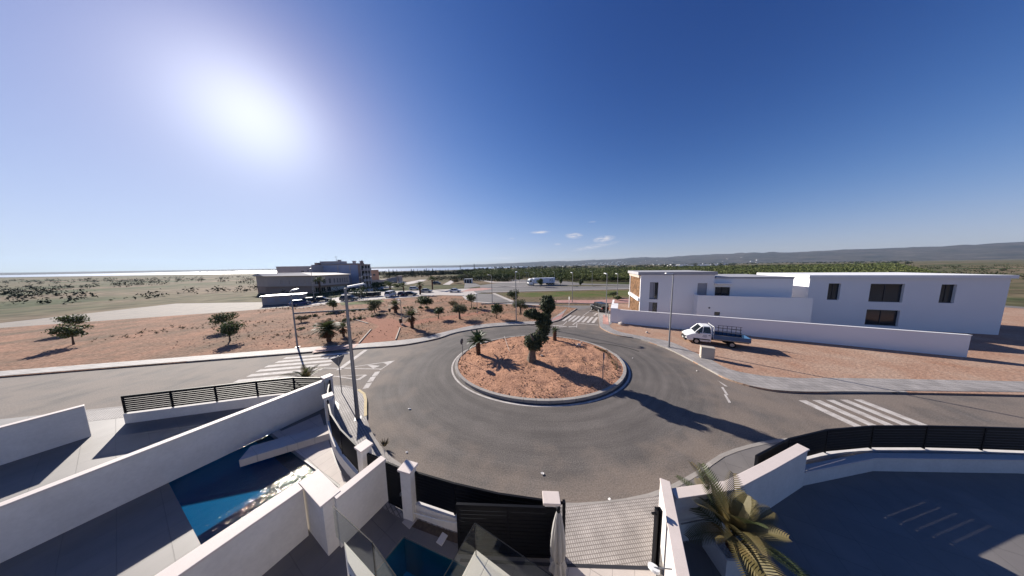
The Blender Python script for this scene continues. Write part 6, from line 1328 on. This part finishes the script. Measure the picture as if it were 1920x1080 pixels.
# local: x forward, origin at the front axle; nearer (camera) side is +y
W = .92
st = [(.98, .50, .62, .80), (.93, .34, .95, .95), (.55, .32, 1.16, .99), (.05, .32, 1.36, 1.0), (-.55, .32, 1.40, 1.0), (-1.30, .32, 1.40, 1.0)]
vs_, fs = [], []
for (x, zb, zt_, wf) in st:
    w_ = W * wf; vs_ += [(x, -w_ * .92, zb), (x, -w_, zb + .15), (x, -w_, zt_ - .10), (x, -w_ * .9, zt_), (x, w_ * .9, zt_), (x, w_, zt_ - .10), (x, w_, zb + .15), (x, w_ * .92, zb)]
for i in range(len(st) - 1):
    for k in range(8): fs.append((i * 8 + k, i * 8 + (k + 1) % 8, (i + 1) * 8 + (k + 1) % 8, (i + 1) * 8 + k))
fs += [tuple(range(8))[::-1], tuple(40 + k for k in range(8))]
mb = MB(); mb.add(vs_, fs); mb.build('body', M_['white_paint'], ft, .03)
wu = W * .80; P_ = [(.18, 1.33), (-.42, 2.06), (-1.22, 2.10), (-1.30, 1.36)]
mb = MB()
for s in (-1, 1):
    for a, b in ((P_[0], P_[1]), (P_[3], P_[2])): mb.tube([(a[0], s * W * .95, a[1]), (b[0], s * wu, b[1])], .05, 6)
    mb.tube([(-.50, s * W * .95, 1.36), (-.60, s * wu, 2.06)], .04, 6)
mb.build('pillars', M_['white_paint'], ft)
MB().add([(-.40, -wu, 2.04), (-.40, wu, 2.04), (-1.26, wu, 2.07), (-1.26, -wu, 2.07), (-.55, -wu * .9, 2.14), (-.55, wu * .9, 2.14), (-1.22, wu * .92, 2.16), (-1.22, -wu * .92, 2.16)], [(0, 1, 2, 3), (7, 6, 5, 4), (0, 4, 5, 1), (1, 5, 6, 2), (2, 6, 7, 3), (3, 7, 4, 0)]).build('roof', M_['white_paint'], ft, .02)
MB().add([(.16, -W * .9, 1.34), (.16, W * .9, 1.34), (-.41, wu * .96, 2.05), (-.41, -wu * .96, 2.05)], [(0, 1, 2, 3)]).build('windscreen', M_['carglass'], ft)
for s in (-1, 1): MB().add([(.10, s * W * .95, 1.37), (-1.24, s * W * .95, 1.37), (-1.20, s * wu * .99, 2.05), (-.40, s * wu * .99, 2.04)], [(0, 1, 2, 3)]).build('side_window', M_['carglass'], ft)
MB().box((-1.285, 0, 1.72), (.05, W * 1.72, .74)).build('cab_back', M_['white_paint'], ft)
MB().box((.98, 0, .42), (.20, W * 1.9, .26)).build('bumper', M_['plastic'], ft, .03); MB().box((1.0, 0, .68), (.05, 1.0, .14)).build('grille', M_['plastic'], ft); MB().box((1.09, 0, .45), (.02, .5, .11)).build('number_plate', M_['plate'], ft)
for s in (-1, 1):
    MB().box((.90, s * W * .74, .80), (.18, .34, .22), s * R(-18)).build('headlight', M_['lightlens'], ft)
    MB().box((-.12, s * (W + .14), 1.44), (.12, .2, .30)).build('mirror', M_['plastic'], ft)
    MB().box((-.45, s * (W + .006), .62), (1.5, .02, .12)).build('trim', M_['plastic'], ft)
    dr = MB().box((-.72, s * (W + .004), .95), (1.02, .012, .75)).build('door', M_['white_paint'], ft); MB().box((-1.12, s * (W + .02), 1.13), (.18, .03, .05)).build('handle', M_['plastic'], dr)
    MB().box((-.72, s * (W + .013), 1.10), (.34, .006, .05)).box((-.70, s * (W + .013), .98), (.46, .006, .04)).box((-.74, s * (W + .013), .89), (.30, .006, .03)).build('lettering', M_['letter'], dr)
    for x_ in (0, -3.05): w_ = MB().disc((x_, s * (W - .08), .33), .33, (0, 1, 0), .24, 20).build('wheel', M_['tyre'], ft); MB().disc((x_, s * (W + .048), .33), .19, (0, 1, 0), .02, 16).build('rim', M_['rim'], w_)
    MB().box((-2.95, s * (W + .10), 1.05), (3.0, .04, .42)).build('drop_side', M_['blue_side'], ft)
    MB().tube([(-1.5, s * (W + .08), 1.78), (-4.4, s * (W + .08), 1.60)], .03, 6).build('side_rail', M_['galv'], ft)
    MB().box((-1.10 + .0, s * (W - .02), .36), (.02, .1, .1)).build('reflector', M_['redlens'], ft)
MB().box((-2.95, 0, .80), (3.05, 2.04, .08)).build('bed_floor', M_['galv'], ft); MB().box((-2.6, 0, .58), (4.0, .8, .14)).build('chassis', M_['plastic'], ft); MB().box((-4.46, 0, 1.05), (.04, 2.04, .42)).build('tailboard', M_['blue_side'], ft)
mb = MB()
for y_ in (-.95, -.5, 0, .5, .95): mb.tube([(-1.46, y_, .84), (-1.46, y_, 2.2)], .028, 6)
for z_ in (1.3, 1.75, 2.18): mb.tube([(-1.46, -.97, z_), (-1.46, .97, z_)], .028, 6)
mb.build('headboard', M_['lamp'], ft)
mb = MB()
for k in range(6): mb.tube([(-2.4 - .38 * k, -.9, .86), (-2.4 - .38 * k, -.9, 2.0)], .022, 5)
for z_ in (1.35, 1.7, 2.0): mb.tube([(-2.3, -.9, z_), (-4.4, -.9, z_)], .022, 5)
mb.build('rack', M_['black'], ft)

# ================================================================== AIR
hz = MB().box((0, 3700, 147), (18400, 8400, 306)).build('haze', M_['paint']); hz.data.materials.clear()
hm = bpy.data.materials.new('haze_air'); hm.use_nodes = True; nt = hm.node_tree; nt.nodes.clear(); ou = nt.nodes.new('ShaderNodeOutputMaterial'); pv = nt.nodes.new('ShaderNodeVolumePrincipled')
pv.inputs['Color'].default_value = (.55, .74, 1, 1); pv.inputs['Density'].default_value = 4.2e-5; pv.inputs['Anisotropy'].default_value = .2; nt.links.new(pv.outputs[0], ou.inputs['Volume']); hz.data.materials.append(hm)
hz['kind'] = 'stuff'; hz['label'] = 'thin bluish air haze over the plain'; hz['category'] = 'haze'
